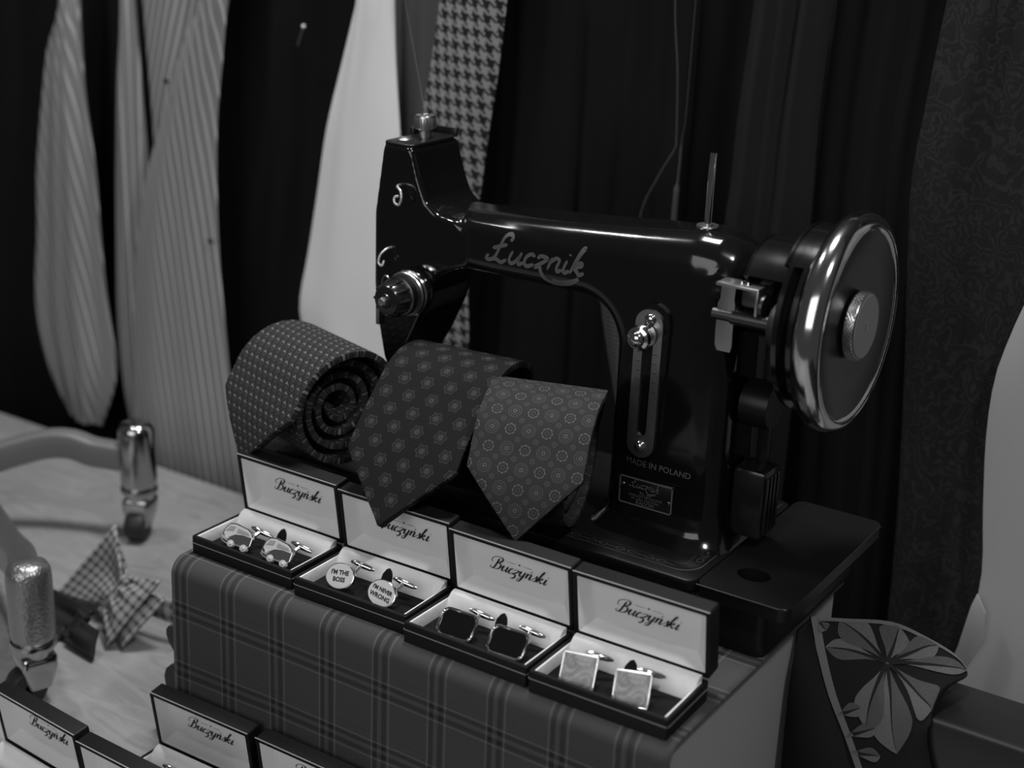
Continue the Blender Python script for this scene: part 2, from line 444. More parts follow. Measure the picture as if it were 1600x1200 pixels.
# plaid cloth over the podium: profile runs from the back of the top over the rounded front edge and down
prof = [(228, -0.2), (160, -0.2), (90, -0.2), (40, 0), (10, 0), (-4, -0.1)]
for i in range(1, 7):
    a = math.radians(90 + 15 * i * 1.0); prof.append((-4 + 10 * math.cos(a), -10 + 10 * math.sin(a)))
prof += [(-14.0 + 0.004 * k, -10 - k) for k in (20, 45, 70, 95, 120, 139)]
acc = [0.0]
for p, q in zip(prof, prof[1:]): acc.append(acc[-1] + math.hypot(p[0] - q[0], p[1] - q[1]))
P, UV = [], []
NX = 66
for i, (y, z) in enumerate(prof):
    row, ur = [], []
    for j in range(NX + 1):
        s = j / NX; x = -4 + 371 * s
        low = max(0.0, -z - 12) / 137.0
        yy = y - low * (0.3 + 0.5 * math.sin(s * 19) + 0.3 * math.sin(s * 43 + 1))
        zz = z
        v = acc[i] + 5.0 * math.sin(s * 2.6 + 0.4) * min(1, low * 2)
        row.append((x - 3 * low * (1 - s), yy, zz)); ur.append((x, v))
    # left hanging side
    left, lu = [], []
    for k in range(1, 13):
        d = k * 12.5
        fold = 5.0 * math.sin(y * 0.09 + k * 0.2) * min(1, k / 4)
        ya = min(max(y, -14), 228)
        if z > -0.5 and y > -5:
            a = min(d, 14) / 14 * PI / 2
            left.append((-4 - 9 * math.sin(a) - fold * 0.6 - (d > 14) * 1.0, ya, -(9 * (1 - math.cos(a))) - max(0, d - 14)))
        else: left = None; break
        lu.append((-4 - d, acc[i]))
    P.append((row, left)); UV.append((ur, lu))
bm = uv_grid([p[0] for p in P], [u[0] for u in UV])
rows = [(p[0][:1] + p[1], u[0][:1] + u[1]) for p, u in zip(P, UV) if p[1]]
uv_grid([r[0] for r in rows], [r[1] for r in rows], bm=bm)
cloth = build('plaid_cloth', bm, M['plaid'])
md = cloth.modifiers.new('thickness', 'SOLIDIFY'); md.thickness = 1.6 * S; md.offset = -1
tag(cloth, 'dark plaid wool cloth draped over the podium under the upper row of boxes', 'cloth')
# bunched hem of the cloth at the podium's left foot
for k, (x, y, z, r) in enumerate(((-23, 18, -78, 15), (-25, 16, -112, 16), (-30, 12, -137, 15))):
    pts = [(x + 3 * math.sin(t * 5 + k), y - 12 + 90 * t, z + 3 * math.sin(t * 7 + k)) for t in [i / 8 for i in range(9)]]
    b = tube(pts, [r * (0.55 + 0.45 * math.sin(PI * min(1, (i + 2) / 5))) for i in range(9)], 14)
    L = b.loops.layers.uv.new('uv')
    for f in b.faces:
        for lp in f.loops: lp[L].uv = (lp.vert.co.x * 1.0 + lp.vert.co.z, lp.vert.co.y)
    build('hem_fold', b, M['plaid'], cloth)

# ------------------------------------------------------------------ hanging garments behind
def g(o, label, cat, group=None): return tag(o, label, cat, group)
g(drape('striped_sleeve', M['shirt'], 390, [(-562, 294), (-574, 265), (-585, 248), (-600, 194), (-618, 111), (-624, 48), (-635, -19), (-633, -70), (-617, -119), (-590, -158)],
  [(-536, 296), (-534, 253), (-533, 202), (-524, 124), (-523, 64), (-520, 2), (-514, -46), (-512, -96), (-540, -158)], 1.3, 5, 6, 12, seed=3, slant=0.22),
  'narrow striped shirt sleeve hanging at the far left', 'shirt')
g(drape('striped_sleeve', M['shirt'], 392, [(-473, 302), (-484, 240), (-492, 176), (-501, 69), (-507, -28), (-502, -113), (-489, -172), (-478, -230)],
  [(-456, 304), (-453, 243), (-450, 180), (-446, 120), (-448, 60), (-448, 0), (-446, -100), (-440, -230)], 1, 3, 7, 8, seed=5, slant=-0.02),
  'striped shirt sleeve with vertical stripes beside the wide striped shirt front', 'shirt')
g(drape('striped_shirt', M['shirt'], 386, [(-439, 306), (-436, 243), (-433, 180), (-432, 120), (-438, 60), (-446, 0), (-440, -100), (-430, -230)],
  [(-325, 311), (-345, 250), (-365, 179), (-390, 98), (-400, 17), (-400, -57), (-395, -154), (-390, -230)], 1, 3, 6, 6, seed=6, slant=-0.34),
  'striped shirt with slanting stripes, tucked behind the wide striped shirt front', 'shirt')
g(drape('striped_shirt', M['shirt'], 366, [(-342, 312), (-374, 257), (-404, 188), (-430, 121), (-448, 38), (-458, -62), (-455, -155), (-448, -230)],
  [(-308, 315), (-317, 257), (-325, 209), (-329, 148), (-329, 74), (-323, -16), (-317, -81), (-308, -150), (-302, -230)], 1, 3, 7, 6, seed=8, slant=0.13),
  'wide striped shirt front with near vertical stripes and dark buttons', 'shirt')
for bx, bz, by in ((-381, 236, 357), (-334, 90, 359)):
    tag(build('button', shift(lathe([(0, 1.2), (2.6, 1.0), (3.0, 0)], 14, axis='-Y'), (0, 0, 0)), M['rubber'], bpy.data.objects['striped_shirt.001'], loc=(bx, by, bz)), 'small dark button')
g(drape('white_shirt', M['white'], 366, [(-157, 326), (-175, 271), (-193, 214), (-205, 155), (-218, 93), (-226, 61), (-228, 36), (-215, -20), (-205, -120)],
  [(-120, 328), (-117, 276), (-112, 222), (-108, 167), (-104, 111), (-100, 82), (-96, 36), (-95, -120)], 1, 3, 16, 14, seed=12),
  'bright white shirt hanging behind the sewing machine head', 'shirt')
g(drape('grey_shirt', M['grey'], 396, [(-150, 326), (-141, 218), (-138, 104), (-136, -60)], [(-40, 332), (-55, 226), (-60, 114), (-65, -60)], 2, 4, 8, 10, seed=13),
  'mid grey shirt hanging between the white shirt and the houndstooth tie', 'shirt')
g(drape('houndstooth_tie', M['hounds'], 352, [(-62, 334), (-70, 282), (-80, 232), (-90, 173), (-101, 98), (-105, 21), (-80, -20)],
  [(3, 339), (-4, 279), (-10, 242), (-17, 189), (-28, 111), (-29, 37), (-76, -20)], 1, 1.5, 5, 5, seed=1, slant=0.10, ustretch=72),
  'black and white houndstooth tie hanging behind the machine head', 'tie')
g(drape('dark_jacket', M['suit'], 440, [(-760, 330), (-770, -10), (-780, -260)], [(-470, 330), (-470, 100), (-480, -260)], 2.3, 4, 7, 8, seed=20),
  'black jacket hanging behind the striped shirts at the far left', 'jacket')
g(drape('dark_jacket', M['suit'], 425, [(-385, 308), (-392, 122), (-400, -260)], [(-150, 323), (-150, 152), (-150, -260)], 2.3, 4, 7, 8, seed=21),
  'black jacket with a pin in it, between the striped shirts and the white shirt', 'jacket')
g(drape('dark_jacket', M['suit'], 424, [(-60, 332), (-62, 171), (-88, -260)], [(30, 345), (28, 173), (20, -260)], 1.6, 4, 7, 8, seed=22),
  'charcoal jacket panel hanging right of the houndstooth tie', 'jacket')
g(drape('dark_jacket', M['suit'], 425, [(34, 345), (33, 173), (26, -260)], [(130, 345), (126, 173), (120, -260)], 1.6, 4, 7, 8, seed=23),
  'black jacket panel hanging left of the grey cord', 'jacket')
g(drape('dark_jacket', M['suit'], 448, [(122, 346), (120, 173), (112, -260)], [(200, 350), (196, 170), (190, -260)], 1.2, 4, 7, 8, seed=24),
  'black jacket panel hanging behind the spool pin', 'jacket')
g(drape('trouser_leg', M['suit2'], 400, [(189, 351), (186, 304), (183, 256), (182, 207), (179, 145), (176, -260)], [(250, 356), (248, 265), (250, 170), (248, -260)], 1.7, 7, 9, 8, seed=25),
  'charcoal trouser leg with soft folds hanging right of the spool pin', 'trousers')
g(drape('dark_jacket', M['suit'], 418, [(246, 355), (244, 264), (246, 168), (262, -260)], [(345, 361), (340, 273), (342, 180), (356, -260)], 2.3, 4, 7, 8, seed=26),
  'black jacket hanging behind the handwheel', 'jacket')
g(drape('paisley_jacket', M['paisley'], 385, [(336, 363), (333, 329), (330, 286), (327, 241), (331, 186), (340, 92), (350, -57), (352, -260)],
  [(470, 368), (470, 202), (470, 107), (470, -260)], 2, 7, 14, 16, seed=27),
  'dark paisley silk gown hanging at the far right', 'gown')
g(drape('fine_check_cloth', M['fcheck'], 322, [(108, 172), (111, 160), (120, 112), (135, 50), (144, 9), (146, -149)], [(150, 172), (152, 165), (156, 119), (161, 56), (164, 14), (166, -149)], 1, 1.5, 4, 4, top=168, bottom=-149.5, seed=28),
  'grey fine-checked folded cloth seen through the gap under the machine arm', 'cloth')
g(drape('white_shirt', M['white2'], 352, [(560, 430), (500, 330), (462, 255), (440, 211), (427, 183), (415, 136), (412, 108), (413, 71), (418, 23), (424, -37), (412, -101), (406, -150), (404, -260)],
  [(760, 430), (720, 240), (700, 100), (690, -260)], 2, 4, 10, 8, top=430, seed=29),
  'cream white shirt tail hanging at the right edge behind the leaf print scarf', 'shirt')
build('placket', prism([(426, -35), (434, -48), (436, -69), (427, -93), (416, -95), (423, -46)], 338.5, 340.5, 0.6, 2), M['white2'], bpy.data.objects['white_shirt.001'])
g(drape('dark_jacket', M['suit'], 425, [(470, 361), (470, 173), (470, -260)], [(790, 361), (790, 180), (790, -260)], 3, 4, 7, 8, seed=31),
  'black jacket hanging behind the cream shirt tail at the right edge', 'jacket')
# rail they hang on
rl = empty('garment_rail', (-80, 405, 430)); tag(rl, 'long dark steel garment rail above the hanging clothes', 'rail')
build('rod', tube([(-800, 0, 6), (0, 0, 6), (800, 0, 6)], 9, 14), M['darksteel'], rl)
for x in (-700, 700): build('bracket', box(x - 10, x + 10, 0, 115, 0, 12, 2), M['darksteel'], rl)
# cord and threads
cd = empty('hanging_cord', (130, 392, 420)); tag(cd, 'thin grey cord loop hanging behind the spool pin', 'cord')
off = lambda L, c: [(a[0] - c[0], a[1] - c[1], a[2] - c[2]) for a in L]
build('strand', tube(off([tuple(p) for p in crom([(127, 392, 430), (128, 392, 346), (134, 392, 294), (137, 392, 243), (136, 392, 235), (123, 392, 211), (110, 392, 180), (104, 392, 120)], 5)], (130, 392, 420)), 0.55, 6), M['thread'], cd)
build('strand', tube(off([tuple(p) for p in crom([(146, 392, 430), (144, 392, 271), (142, 392, 247), (141, 392, 217), (140, 392, 192), (139, 392, 120)], 5)], (130, 392, 420)), [0.3] * 12 + [0.8] * 6 + [2.2] * 8, 6), M['thread'], cd)
for (a, b_, lab) in ((((-113, 361, 370), (-57, 300, 338), (0, 239, 305), (54, 181, 274)), 0.2, 'fine grey thread running up from the machine head knob'),
                     (((-32, 336, 430), (-36, 336, 338), (-40, 336, 250), (-44, 336, 150)), 0.2, 'fine grey thread hanging in front of the grey shirt')):
    tag(build('thread', tube(crom(a, 5), b_, 5), M['thread']), lab, 'thread')
pn = empty('dress_pin', (-252, 404, 294)); tag(pn, 'ball-headed dress pin stuck in the black jacket', 'pin')
build('head', lathe([(0, -1.9), (1.3, -1.4), (1.9, 0), (1.3, 1.4), (0, 1.9)], 12), M['white'], pn)
build('shaft', tube([(0, 0, 0), (-5, 1, -9), (-10, 3, -18)], 0.45, 6), M['steel'], pn)

# ------------------------------------------------------------------ sewing machine base (case)
def smoothpoly_plate(outer, hole, z0, z1):
    """plate with outer loop and one hole (lists of (x,y))"""
    bm = bmesh.new()
    def loop(pts, z): return [bm.verts.new((x, y, z)) for x, y in pts]
    out = {}
    for key, z in (('b', z0), ('t', z1)):
        o_, h_ = loop(outer, z), (loop(hole, z) if hole else [])
        es = []
        for L in (o_, h_):
            for i in range(len(L)): es.append(bm.edges.new((L[i], L[(i + 1) % len(L)])))
        bmesh.ops.triangle_fill(bm, use_beauty=True, edges=es)
        out[key] = (o_, h_)
    for q in (0, 1):
        a, b = out['b'][q], out['t'][q]
        for i in range(len(a)): bm.faces.new((a[i], a[(i + 1) % len(a)], b[(i + 1) % len(b)], b[i]))
    return bm
BC = (167, 172, 0)
bs = empty('machine_case_base', BC); tag(bs, 'low black case base carrying the sewing machine, with a finger hole', 'machine base')
rel = lambda bm, c=BC: shift(bm, (-c[0], -c[1], -c[2]))
build('case_body', rel(loft([[(x, y, z) for x, y in rrect(-43 + d, 366 - d, 101 + d, 246 - d, 6)] for z, d in ((0.4, 2), (2, 0), (30, 0), (31, 1))])), M['bedenamel'], bs)
hole = [(345 + 10.5 * math.cos(2 * PI * i / 28), 128 + 8.5 * math.sin(2 * PI * i / 28)) for i in range(28)]
pl = smoothpoly_plate(rrect(321.2, 381, 97, 250, 7), hole, 31.2, 40)
build('compartment_lid', rel(pl), M['bedenamel'], bs, label='black compartment lid with a finger hole')
build('lid_edging', rel(tube([(322, 96.8, 39.6), (350, 96.8, 39.6), (374, 97.0, 39.6), (379, 99, 39.6), (381.2, 104, 39.6), (381.2, 180, 39.6), (381.2, 244, 39.6)], 0.55, 6)), M['darksteel'], bs)

# ------------------------------------------------------------------ sewing machine
MC = (170, 170, 31.5)
sm = empty('sewing_machine', MC)
tag(sm, 'black vintage sewing machine with chrome handwheel and script lettering', 'sewing machine')
mrel = lambda bm: shift(bm, (-MC[0], -MC[1], -MC[2]))
def mpart(name, bm, m, parent=None, label=None, smooth=True):
    return build(name, mrel(bm), m, parent or sm, label=label, smooth=smooth)
# bed with rounded edge
build('bed', mrel(loft([[(x, y, z) for x, y in rrect(-47 + d, 320 - d, 97 + d, 243 - d, 7)] for z, d in ((31.6, 1.0), (33, 0), (38.2, 0), (39.4, 0.5), (40, 1.8))])), M['bedenamel'], sm)
# cast body: column + arm + head fused and softened
body = bmesh.new()
col = [(39.0, 219, 320, 126, 216, 22), (42.5, 224, 317, 131, 211, 22), (48, 228, 313.5, 135.5, 206, 20), (60, 230, 311, 138.5, 203, 18), (72, 234, 310.5, 140, 202, 17), (100, 240, 309.5, 141, 201, 17),
       (160, 242, 309, 141.5, 200, 17), (205, 242, 309, 141.5, 200, 18), (222, 244, 306, 145, 196, 18)]
merge(body, loft([[(x, y, z) for x, y in rrect(x0, x1, y0, y1, r)] for z, x0, x1, y0, y1, r in col]))
def arm_ring(x, y0, y1, z0, z1, rt, rb):
    pts = []
    for cy, cz, a0, r in ((y1 - rt, z1 - rt, 0, rt), (y0 + rt, z1 - rt, 90, rt), (y0 + rb, z0 + rb, 180, rb), (y1 - rb, z0 + rb, 270, rb)):
        for i in range(8):
            a = math.radians(a0 + 90 * i / 7); pts.append((x, cy + r * math.cos(a), cz + r * math.sin(a)))
    return pts
arm = [(66, 144, 196, 172, 222, 15, 10), (90, 143, 197, 182, 222.5, 16, 11), (114, 142.5, 197.5, 186, 224, 17, 12), (124, 142.5, 197.5, 192, 224.6, 16, 8), (180, 142, 198, 194, 228.5, 17, 8), (240, 141.5, 199, 194, 233.5, 19, 8),
       (280, 142, 199, 192, 237.5, 22, 10), (294, 143, 198, 190, 236.5, 23, 10), (304, 146, 195, 187, 232.5, 23, 12), (311, 151, 190, 190, 226, 19, 12), (315.5, 158, 183, 196, 216, 10, 9)]
merge(body, loft([arm_ring(*a) for a in arm]))
arc = [(203 + 28 * math.sin(math.radians(a)), 158 + 28 * math.cos(math.radians(a))) for a in range(0, 91, 10)]
cprof = [(112, 222), (112, 186)] + arc + [(231, 110), (230.5, 70), (230, 52), (300, 52), (300, 222)]
cp = prism(cprof, 141.5, 199.5)
bmesh.ops.bevel(cp, geom=[e for e in cp.edges if abs(e.verts[0].co.y - e.verts[1].co.y) < 0.01], offset=9, segments=4, affect='EDGES', profile=0.5, clamp_overlap=False)
merge(body, cp)
head = [(47, 262), (71, 261.5), (73, 254), (77, 241), (83, 227), (92, 220), (108, 218), (118, 208), (118, 188), (106, 184), (94, 178), (86, 166), (81, 149), (70, 126), (58, 106), (52, 103), (47.5, 112), (43, 134), (39, 164), (39.5, 214)]
merge(body, prism(head, 142.5, 196.5, 2.0, 2))
me = bpy.data.meshes.new('body'); bmesh.ops.recalc_face_normals(body, faces=body.faces); body.to_mesh(me); body.free()
tmp = bpy.data.objects.new('tmp', me); COL.objects.link(tmp)
rm = tmp.modifiers.new('r', 'REMESH'); rm.mode = 'VOXEL'; rm.voxel_size = 1.5
sm_ = tmp.modifiers.new('s', 'SMOOTH'); sm_.factor = 0.5; sm_.iterations = 9
dg = bpy.context.evaluated_depsgraph_get(); me2 = bpy.data.meshes.new_from_object(tmp.evaluated_get(dg))
body = bmesh.new(); body.from_mesh(me2); bpy.data.objects.remove(tmp); bpy.data.meshes.remove(me); bpy.data.meshes.remove(me2)
bo = build('cast_body', mrel(body), M['enamel'], sm, recalc=False)
bo.data.shade_smooth()
for at in [a for a in bo.data.attributes if a.name == 'sharp_edge']: bo.data.attributes.remove(at)

# head top plate, knob and thread guide
mpart('head_cap', loft([[(x, y, z) for x, y in rrect(46 + d, 71 - d, 143.5 + d, 194 - d, 5)] for z, d in ((261, 0), (262.8, 0), (263.4, 0.6))]), M['bedenamel'])
kn = mpart('pressure_screw', lathe([(4.2, 262), (4.2, 269), (4.0, 269), (6.9, 269.3), (7.1, 270), (7.1, 277.2), (6.4, 278.6), (3.4, 279.2), (3.2, 278.6), (0, 278.6)], 36, c=(60, 172, 0)), M['steel'], label='knurled steel presser screw')
bm = bmesh.new()
for i in range(24): merge(bm, shift(xform(box(6.8, 7.5, -0.32, 0.32, 270.4, 277), Matrix.Rotation(2 * PI * i / 24, 4, 'Z')), (60, 172, 0)))
mpart('knurling', bm, M['steel'], kn)
mpart('thread_guide', merge(box(46, 70, 194, 196, 262, 268, .4), box(44, 47, 176, 196, 262, 268, .4)), M['darksteel'])
mpart('cap_screw', lathe([(0, 265.2), (3, 265), (5, 263.6), (5, 262.8)], 20, c=(54, 157, 0)), M['steel'])
# wire hooks
mpart('wire_hook', tube(crom([(62, 143, 236), (63, 138, 235.5), (68, 135, 233.5), (69.5, 134, 229), (67.5, 134, 224.5), (64, 134, 225.5), (63.5, 134.5, 229), (66.5, 135.5, 230)], 6), 0.95, 8), M['wire'], label='chrome wire thread hook')
mpart('wire_hook', tube(crom([(55, 143, 192), (53.5, 138, 191), (51, 135, 187), (50.5, 134, 182), (53.5, 134, 180.5), (54.5, 135, 184)], 6), 0.9, 8), M['wire'])
# tension assembly, axis along -Y at (x 76, z 165.5)
TX, TZ = 76, 165.5
tn = empty('tension_dial', (TX - MC[0], 141 - MC[1], TZ - MC[2]), parent=sm)
def tpart(name, prof, m): return build(name, lathe(prof, 36, axis='-Y'), m, tn)
tpart('collar', [(15.5, -1), (15.5, 3), (14, 5), (9, 5.5), (0, 5.5)], M['enamel'])
tpart('tension_disc', [(6, 6.5), (15.2, 6.0), (16.0, 7.2), (15.4, 8.2), (6, 8.2)], M['chrome'])
tpart('tension_disc', [(6, 9.4), (14.4, 9.0), (15.2, 10.2), (14.6, 11.2), (6, 11.2)], M['steel'])
tpart('dial_ring', [(5, 11.2), (13.6, 11.4), (14.0, 12.2), (13.8, 18.8), (13.0, 19.4), (5, 19.4)], M['darksteel'])
kb = tpart('dial_knob', [(0, 19.4), (12.0, 19.4), (12.2, 20.4), (11.0, 29), (9.5, 31), (5.5, 32), (5, 32), (4.6, 33), (0, 33)], M['bakelite'])
for i in range(10):
    a = 2 * PI * i / 10; c_, s_ = math.cos(a), math.sin(a)
    build('grip', tube([(11.9 * c_, -21, 11.9 * s_), (11.4 * c_, -25, 11.4 * s_), (10.4 * c_, -30.2, 10.4 * s_)], [1.4, 1.4, 0.9], 8), M['bakelite'], kb)
tpart('stud_nut', [(3.2, 32.5), (3.2, 35.5), (2.2, 36.6), (0, 36.8)], M['steel'])
build('check_spring', tube(crom([(-13, -9, 6), (-17, -10, 10), (-19, -11, 5), (-17, -10, 0)], 6), 0.6, 6), M['chrome'], tn)
mpart('lever_slide', box(44, 47, 139, 143, 136, 150, 0.4), M['steel'])
# needle side (mostly behind the rolled ties)
mpart('presser_bar', tube([(60, 176, 112), (60, 176, 60)], 3.2, 12), M['steel'])
mpart('needle_bar', tube([(60, 166, 112), (60, 166, 66), (60, 166, 44)], [3.2, 3.0, 0.6], 12), M['steel'])
mpart('presser_foot', merge(box(56, 64, 172, 180, 46, 62, 1), box(55, 65, 152, 180, 42, 44.5, .6)), M['chrome'])
mpart('needle_plate', loft([[(x, y, z) for x, y in rrect(38, 82, 150, 190, 12)] for z in (40, 40.8)]), M['chrome'])
# front lettering on the arm
def script_strokes(word_letters, slant):
    out = []; x = 0
    for (w, strokes) in word_letters:
        for st in strokes: out.append([Vector((x + px + slant * py, py)) for px, py in st])
        x += w
    return out, x
LUC = [(1.75, [[(0.05, 0.45), (-0.05, 0.12), (0.25, 0.02), (0.62, 0.35), (0.80, 1.2), (1.0, 2.0), (1.35, 2.25), (1.62, 1.98), (1.5, 1.72)], [(0.25, 0.02), (0.7, 0.14), (1.2, -0.05), (1.55, 0.25)], [(0.25, 0.95), (0.8, 1.2), (1.35, 1.42)]]),
       (1.15, [[(0.15, 1.0), (0.02, 0.35), (0.22, 0.0), (0.55, 0.2), (0.78, 0.7)], [(0.88, 1.0), (0.75, 0.35), (0.88, 0.02), (1.15, 0.25)]]),
       (0.95, [[(0.78, 0.78), (0.55, 1.0), (0.18, 0.75), (0.1, 0.25), (0.4, 0.0), (0.85, 0.25)]]),
       (0.95, [[(0.1, 0.72), (0.3, 0.98), (0.85, 0.85), (0.5, 0.45), (0.0, 0.05), (0.4, 0.12), (0.6, -0.25), (1.1, -0.75), (2.0, -1.0), (3.0, -0.78), (3.55, -0.28), (3.2, -0.52), (2.4, -0.78), (1.6, -0.72)]]),
       (1.2, [[(0.22, 1.0), (0.08, 0.0)], [(0.15, 0.55), (0.5, 0.98), (0.82, 0.85), (0.75, 0.3), (0.9, 0.0), (1.15, 0.22)]]),
       (0.62, [[(0.2, 1.0), (0.08, 0.3), (0.25, 0.0), (0.55, 0.25)], [(0.28, 1.38), (0.32, 1.5)]]),
       (1.15, [[(0.08, 0.3), (0.4, 1.5), (0.62, 2.1), (0.42, 1.9), (0.2, 1.0), (0.02, 0.0)], [(0.12, 0.45), (0.6, 0.95), (0.75, 0.75), (0.3, 0.5), (0.55, 0.2), (0.75, 0.02), (1.05, 0.25)]])]
def script_word(letters, width, wmin, wmax, slant=0.28, pen=None):
    bm = bmesh.new(); st, tot = script_strokes(letters, slant); k = width / tot
    for s in st: ribbon(bm, [p * k for p in crom(s, 6)], wmin, wmax, pen)
    return shift(bm, (-width / 2, 0, 0)), k
bm, k = script_word(LUC, 74, 1.8, 3.1, 0.26, pen=(0.3, 0.95))
xform(bm, Matrix.Scale(0.88, 4, (0, 1, 0))); xform(bm, FRONT); xform(bm, Matrix.Rotation(math.radians(-1.2), 4, 'Y'))
for v in bm.verts: v.co += Vector((171, 141.5, 198.5))
# wrap onto the rounded arm
def wrap_front(bm, objn, offs=0.25):
    from mathutils.bvhtree import BVHTree
    t = BVHTree.FromObject(objn, bpy.context.evaluated_depsgraph_get())
    for v in bm.verts:
        p = (v.co - Vector(MC)) * S
        hit = t.ray_cast(Vector((p.x, p.y - 0.05, p.z)), Vector((0, 1, 0)))
        if hit[0] is not None: v.co.y = hit[0].y / S + MC[1] - offs
bpy.context.view_layer.update()
wrap_front(bm, bo); mpart('script_lettering', bm, M['gold'], label='gilt script lettering on the arm')
bm = shift(xform(text_bm('MADE IN POLAND', 5.6, 0.0, 0.0), FRONT), (269, 140, 86)); wrap_front(bm, bo)
mpart('maker_lettering', bm, M['gold'])
# name plate
np_ = mpart('name_plate', box(243.5, 282.5, 137.6, 138.8, 57.5, 77, 0.3), M['plate'], label='black name plate with pale border and lettering')
bm = bmesh.new()
for a, b_, c_, d_ in ((244, 282, 75.8, 76.6), (244, 282, 57.9, 58.7), (244, 244.8, 57.9, 76.6), (281.2, 282, 57.9, 76.6)): merge(bm, box(a, b_, 137.3, 137.7, c_, d_))
mpart('plate_border', bm, M['gold'], np_, smooth=False)
bm, k = script_word(LUC, 21, 0.35, 0.75, 0.26, pen=(0.3, 0.95)); xform(bm, FRONT); shift(bm, (262, 137.35, 70.5)); mpart('plate_lettering', bm, M['gold'], np_)
for s, z, sz, x in (('KL. 82', 67.3, 3.2, 263), ('ZAKŁADY METALOWE', 64.9, 2.35, 263), ('IM. GEN. WALTERA', 62.7, 2.3, 263), ('RADOM', 60.3, 3.6, 263)):
    mpart('plate_lettering', shift(xform(text_bm(s, sz), FRONT), (x, 137.35, z)), M['gold'], np_)
for x, z in ((246.6, 70.5), (279.6, 65.5)): mpart('rivet', shift(lathe([(0, 1.3), (1.0, 1.1), (1.5, 0)], 14, axis='-Y'), (x, 137.6, z)), M['chrome'], np_)
# slotted stitch-length plate
SPX = 257.5
spl = smoothpoly_plate([(SPX + 9.5 * math.cos(a), 178.5 + 9.5 * math.sin(a)) for a in [PI * i / 12 for i in range(13)]] + [(SPX - 1 + 9.5 * math.cos(a), 100.5 + 9.5 * math.sin(a)) for a in [PI + PI * i / 12 for i in range(13)]],
    [(SPX + 3.6 * math.cos(a), 166 + 3.6 * math.sin(a)) for a in [PI * i / 6 for i in range(7)]] + [(SPX - 0.8 + 3.4 * math.cos(a), 109 + 3.4 * math.sin(a)) for a in [PI + PI * i / 6 for i in range(7)]], 0, 1.6)
xform(spl, FRONT); shift(spl, (0, 139.4, 0))
boss = smoothpoly_plate([(SPX + 1.5 + 12 * math.cos(a), 180 + 12 * math.sin(a)) for a in [PI * i / 12 for i in range(13)]] + [(SPX + 0.5 + 10.5 * math.cos(a), 101 + 10.5 * math.sin(a)) for a in [PI + PI * i / 12 for i in range(13)]], None, 0, 5)
xform(boss, FRONT); shift(boss, (0, 144.2, 0)); mpart('plate_boss', boss, M['enamel'])
sp = mpart('stitch_plate', spl, M['steel'], label='slotted steel stitch-length plate')
for x, z in ((SPX + 0.8, 182), (SPX - 1, 98.5)):
    s_ = mpart('screw', shift(lathe([(0, 2.8), (2.2, 2.5), (3.6, 1.2), (3.9, 0)], 20, axis='-Y'), (x, 137.8, z)), M['chrome'], sp)
    mpart('screw_slot', shift(xform(box(-3.2, 3.2, -0.2, 0.4, -0.4, 0.4), Matrix.Rotation(1.0, 4, 'Y')), (x, 135.1, z)), M['rubber'], sp)
for i in range(5):
    for dx in (-5.8, 5.4): mpart('graduation', box(SPX + dx - 1.5, SPX + dx + 1.5, 137.6, 137.9, 160 - 6 * i, 160.4 - 6 * i), M['darksteel'], sp)
lv = mpart('stitch_lever', shift(lathe([(3, 0), (3, 3), (7.4, 3.2), (7.8, 4), (7.6, 8.5), (6.8, 8.8), (7.8, 9.4), (8.2, 11), (7.2, 13.2), (5.2, 14), (4.4, 16), (2.6, 17.6), (0, 18)], 36, axis='-Y'), (SPX - 1.5, 140, 172)), M['chrome'], label='round chrome stitch-length knob')
# spool pin
pin = mpart('spool_pin', tube([(276, 170, 238), (276, 170, 262), (276.4, 170, 282)], [2.3, 2.3, 2.1], 14), M['chrome'])
mpart('pin_washer', lathe([(2, 238.6), (6.6, 238.0), (7.0, 237.0), (6.6, 236.2)], 28, c=(276, 170, 0)), M['steel'], pin)
# handwheel
WX, WY, WZ = 378, 171, 194
hw = empty('handwheel', (WX - MC[0], WY - MC[1], WZ - MC[2]), parent=sm); tag(hw, 'large handwheel with thick chrome rim and black face')
def wpart(name, prof, m, n=72, parent=None, closed=False):
    return build(name, lathe(prof, n, axis='X', closed=closed), m, parent or hw)
rim = []
for i in range(28):
    a = 2 * PI * i / 28; rim.append((59.3 + 6.4 * math.cos(a), -8.4 + 8.4 * math.sin(a)))
wpart('rim', rim, M['chrome'], 96, closed=True)
wpart('face_disc', [(0, -5.2), (18, -5.0), (40, -4.0), (56, -1.4), (58.4, 0.2), (59.0, -0.6), (57, -9), (20, -12), (0, -12)], M['discblack'])
wpart('rim_lip', [(58.0, -0.4), (58.7, 0.5), (59.5, 0.2), (59.0, -1.2)], M['chrome'], 96, closed=True)
wpart('pulley', [(18, -32), (54, -32), (56, -31), (56, -28), (50, -25), (56, -22), (56, -19), (50, -17), (18, -16)], M['enamel'])
wpart('hub', [(18, -66), (18, -10)], M['enamel'], 40)
nut = wpart('stop_knob', [(0, 3.2), (18.2, 3.2), (19.6, 2.6), (20.0, 1.8), (20.0, -3.0), (19.4, -3.4), (0, -5)], M['steel'], 60)
bm = bmesh.new()
for i in range(48):
    for sgn in (1, -1):
        merge(bm, tube([(2.2 - 5.0 * t, 20.05 * math.cos(2 * PI * i / 48 + sgn * 0.34 * t), 20.05 * math.sin(2 * PI * i / 48 + sgn * 0.34 * t)) for t in (0, 0.33, 0.66, 1)], 0.34, 4, cap=False))
build('knurling', bm, M['steel'], nut)
wpart('knob_face', [(0, 3.8), (18.6, 3.7), (19.2, 3.2), (0, 3.2)], M['facegrey'], 60, nut)
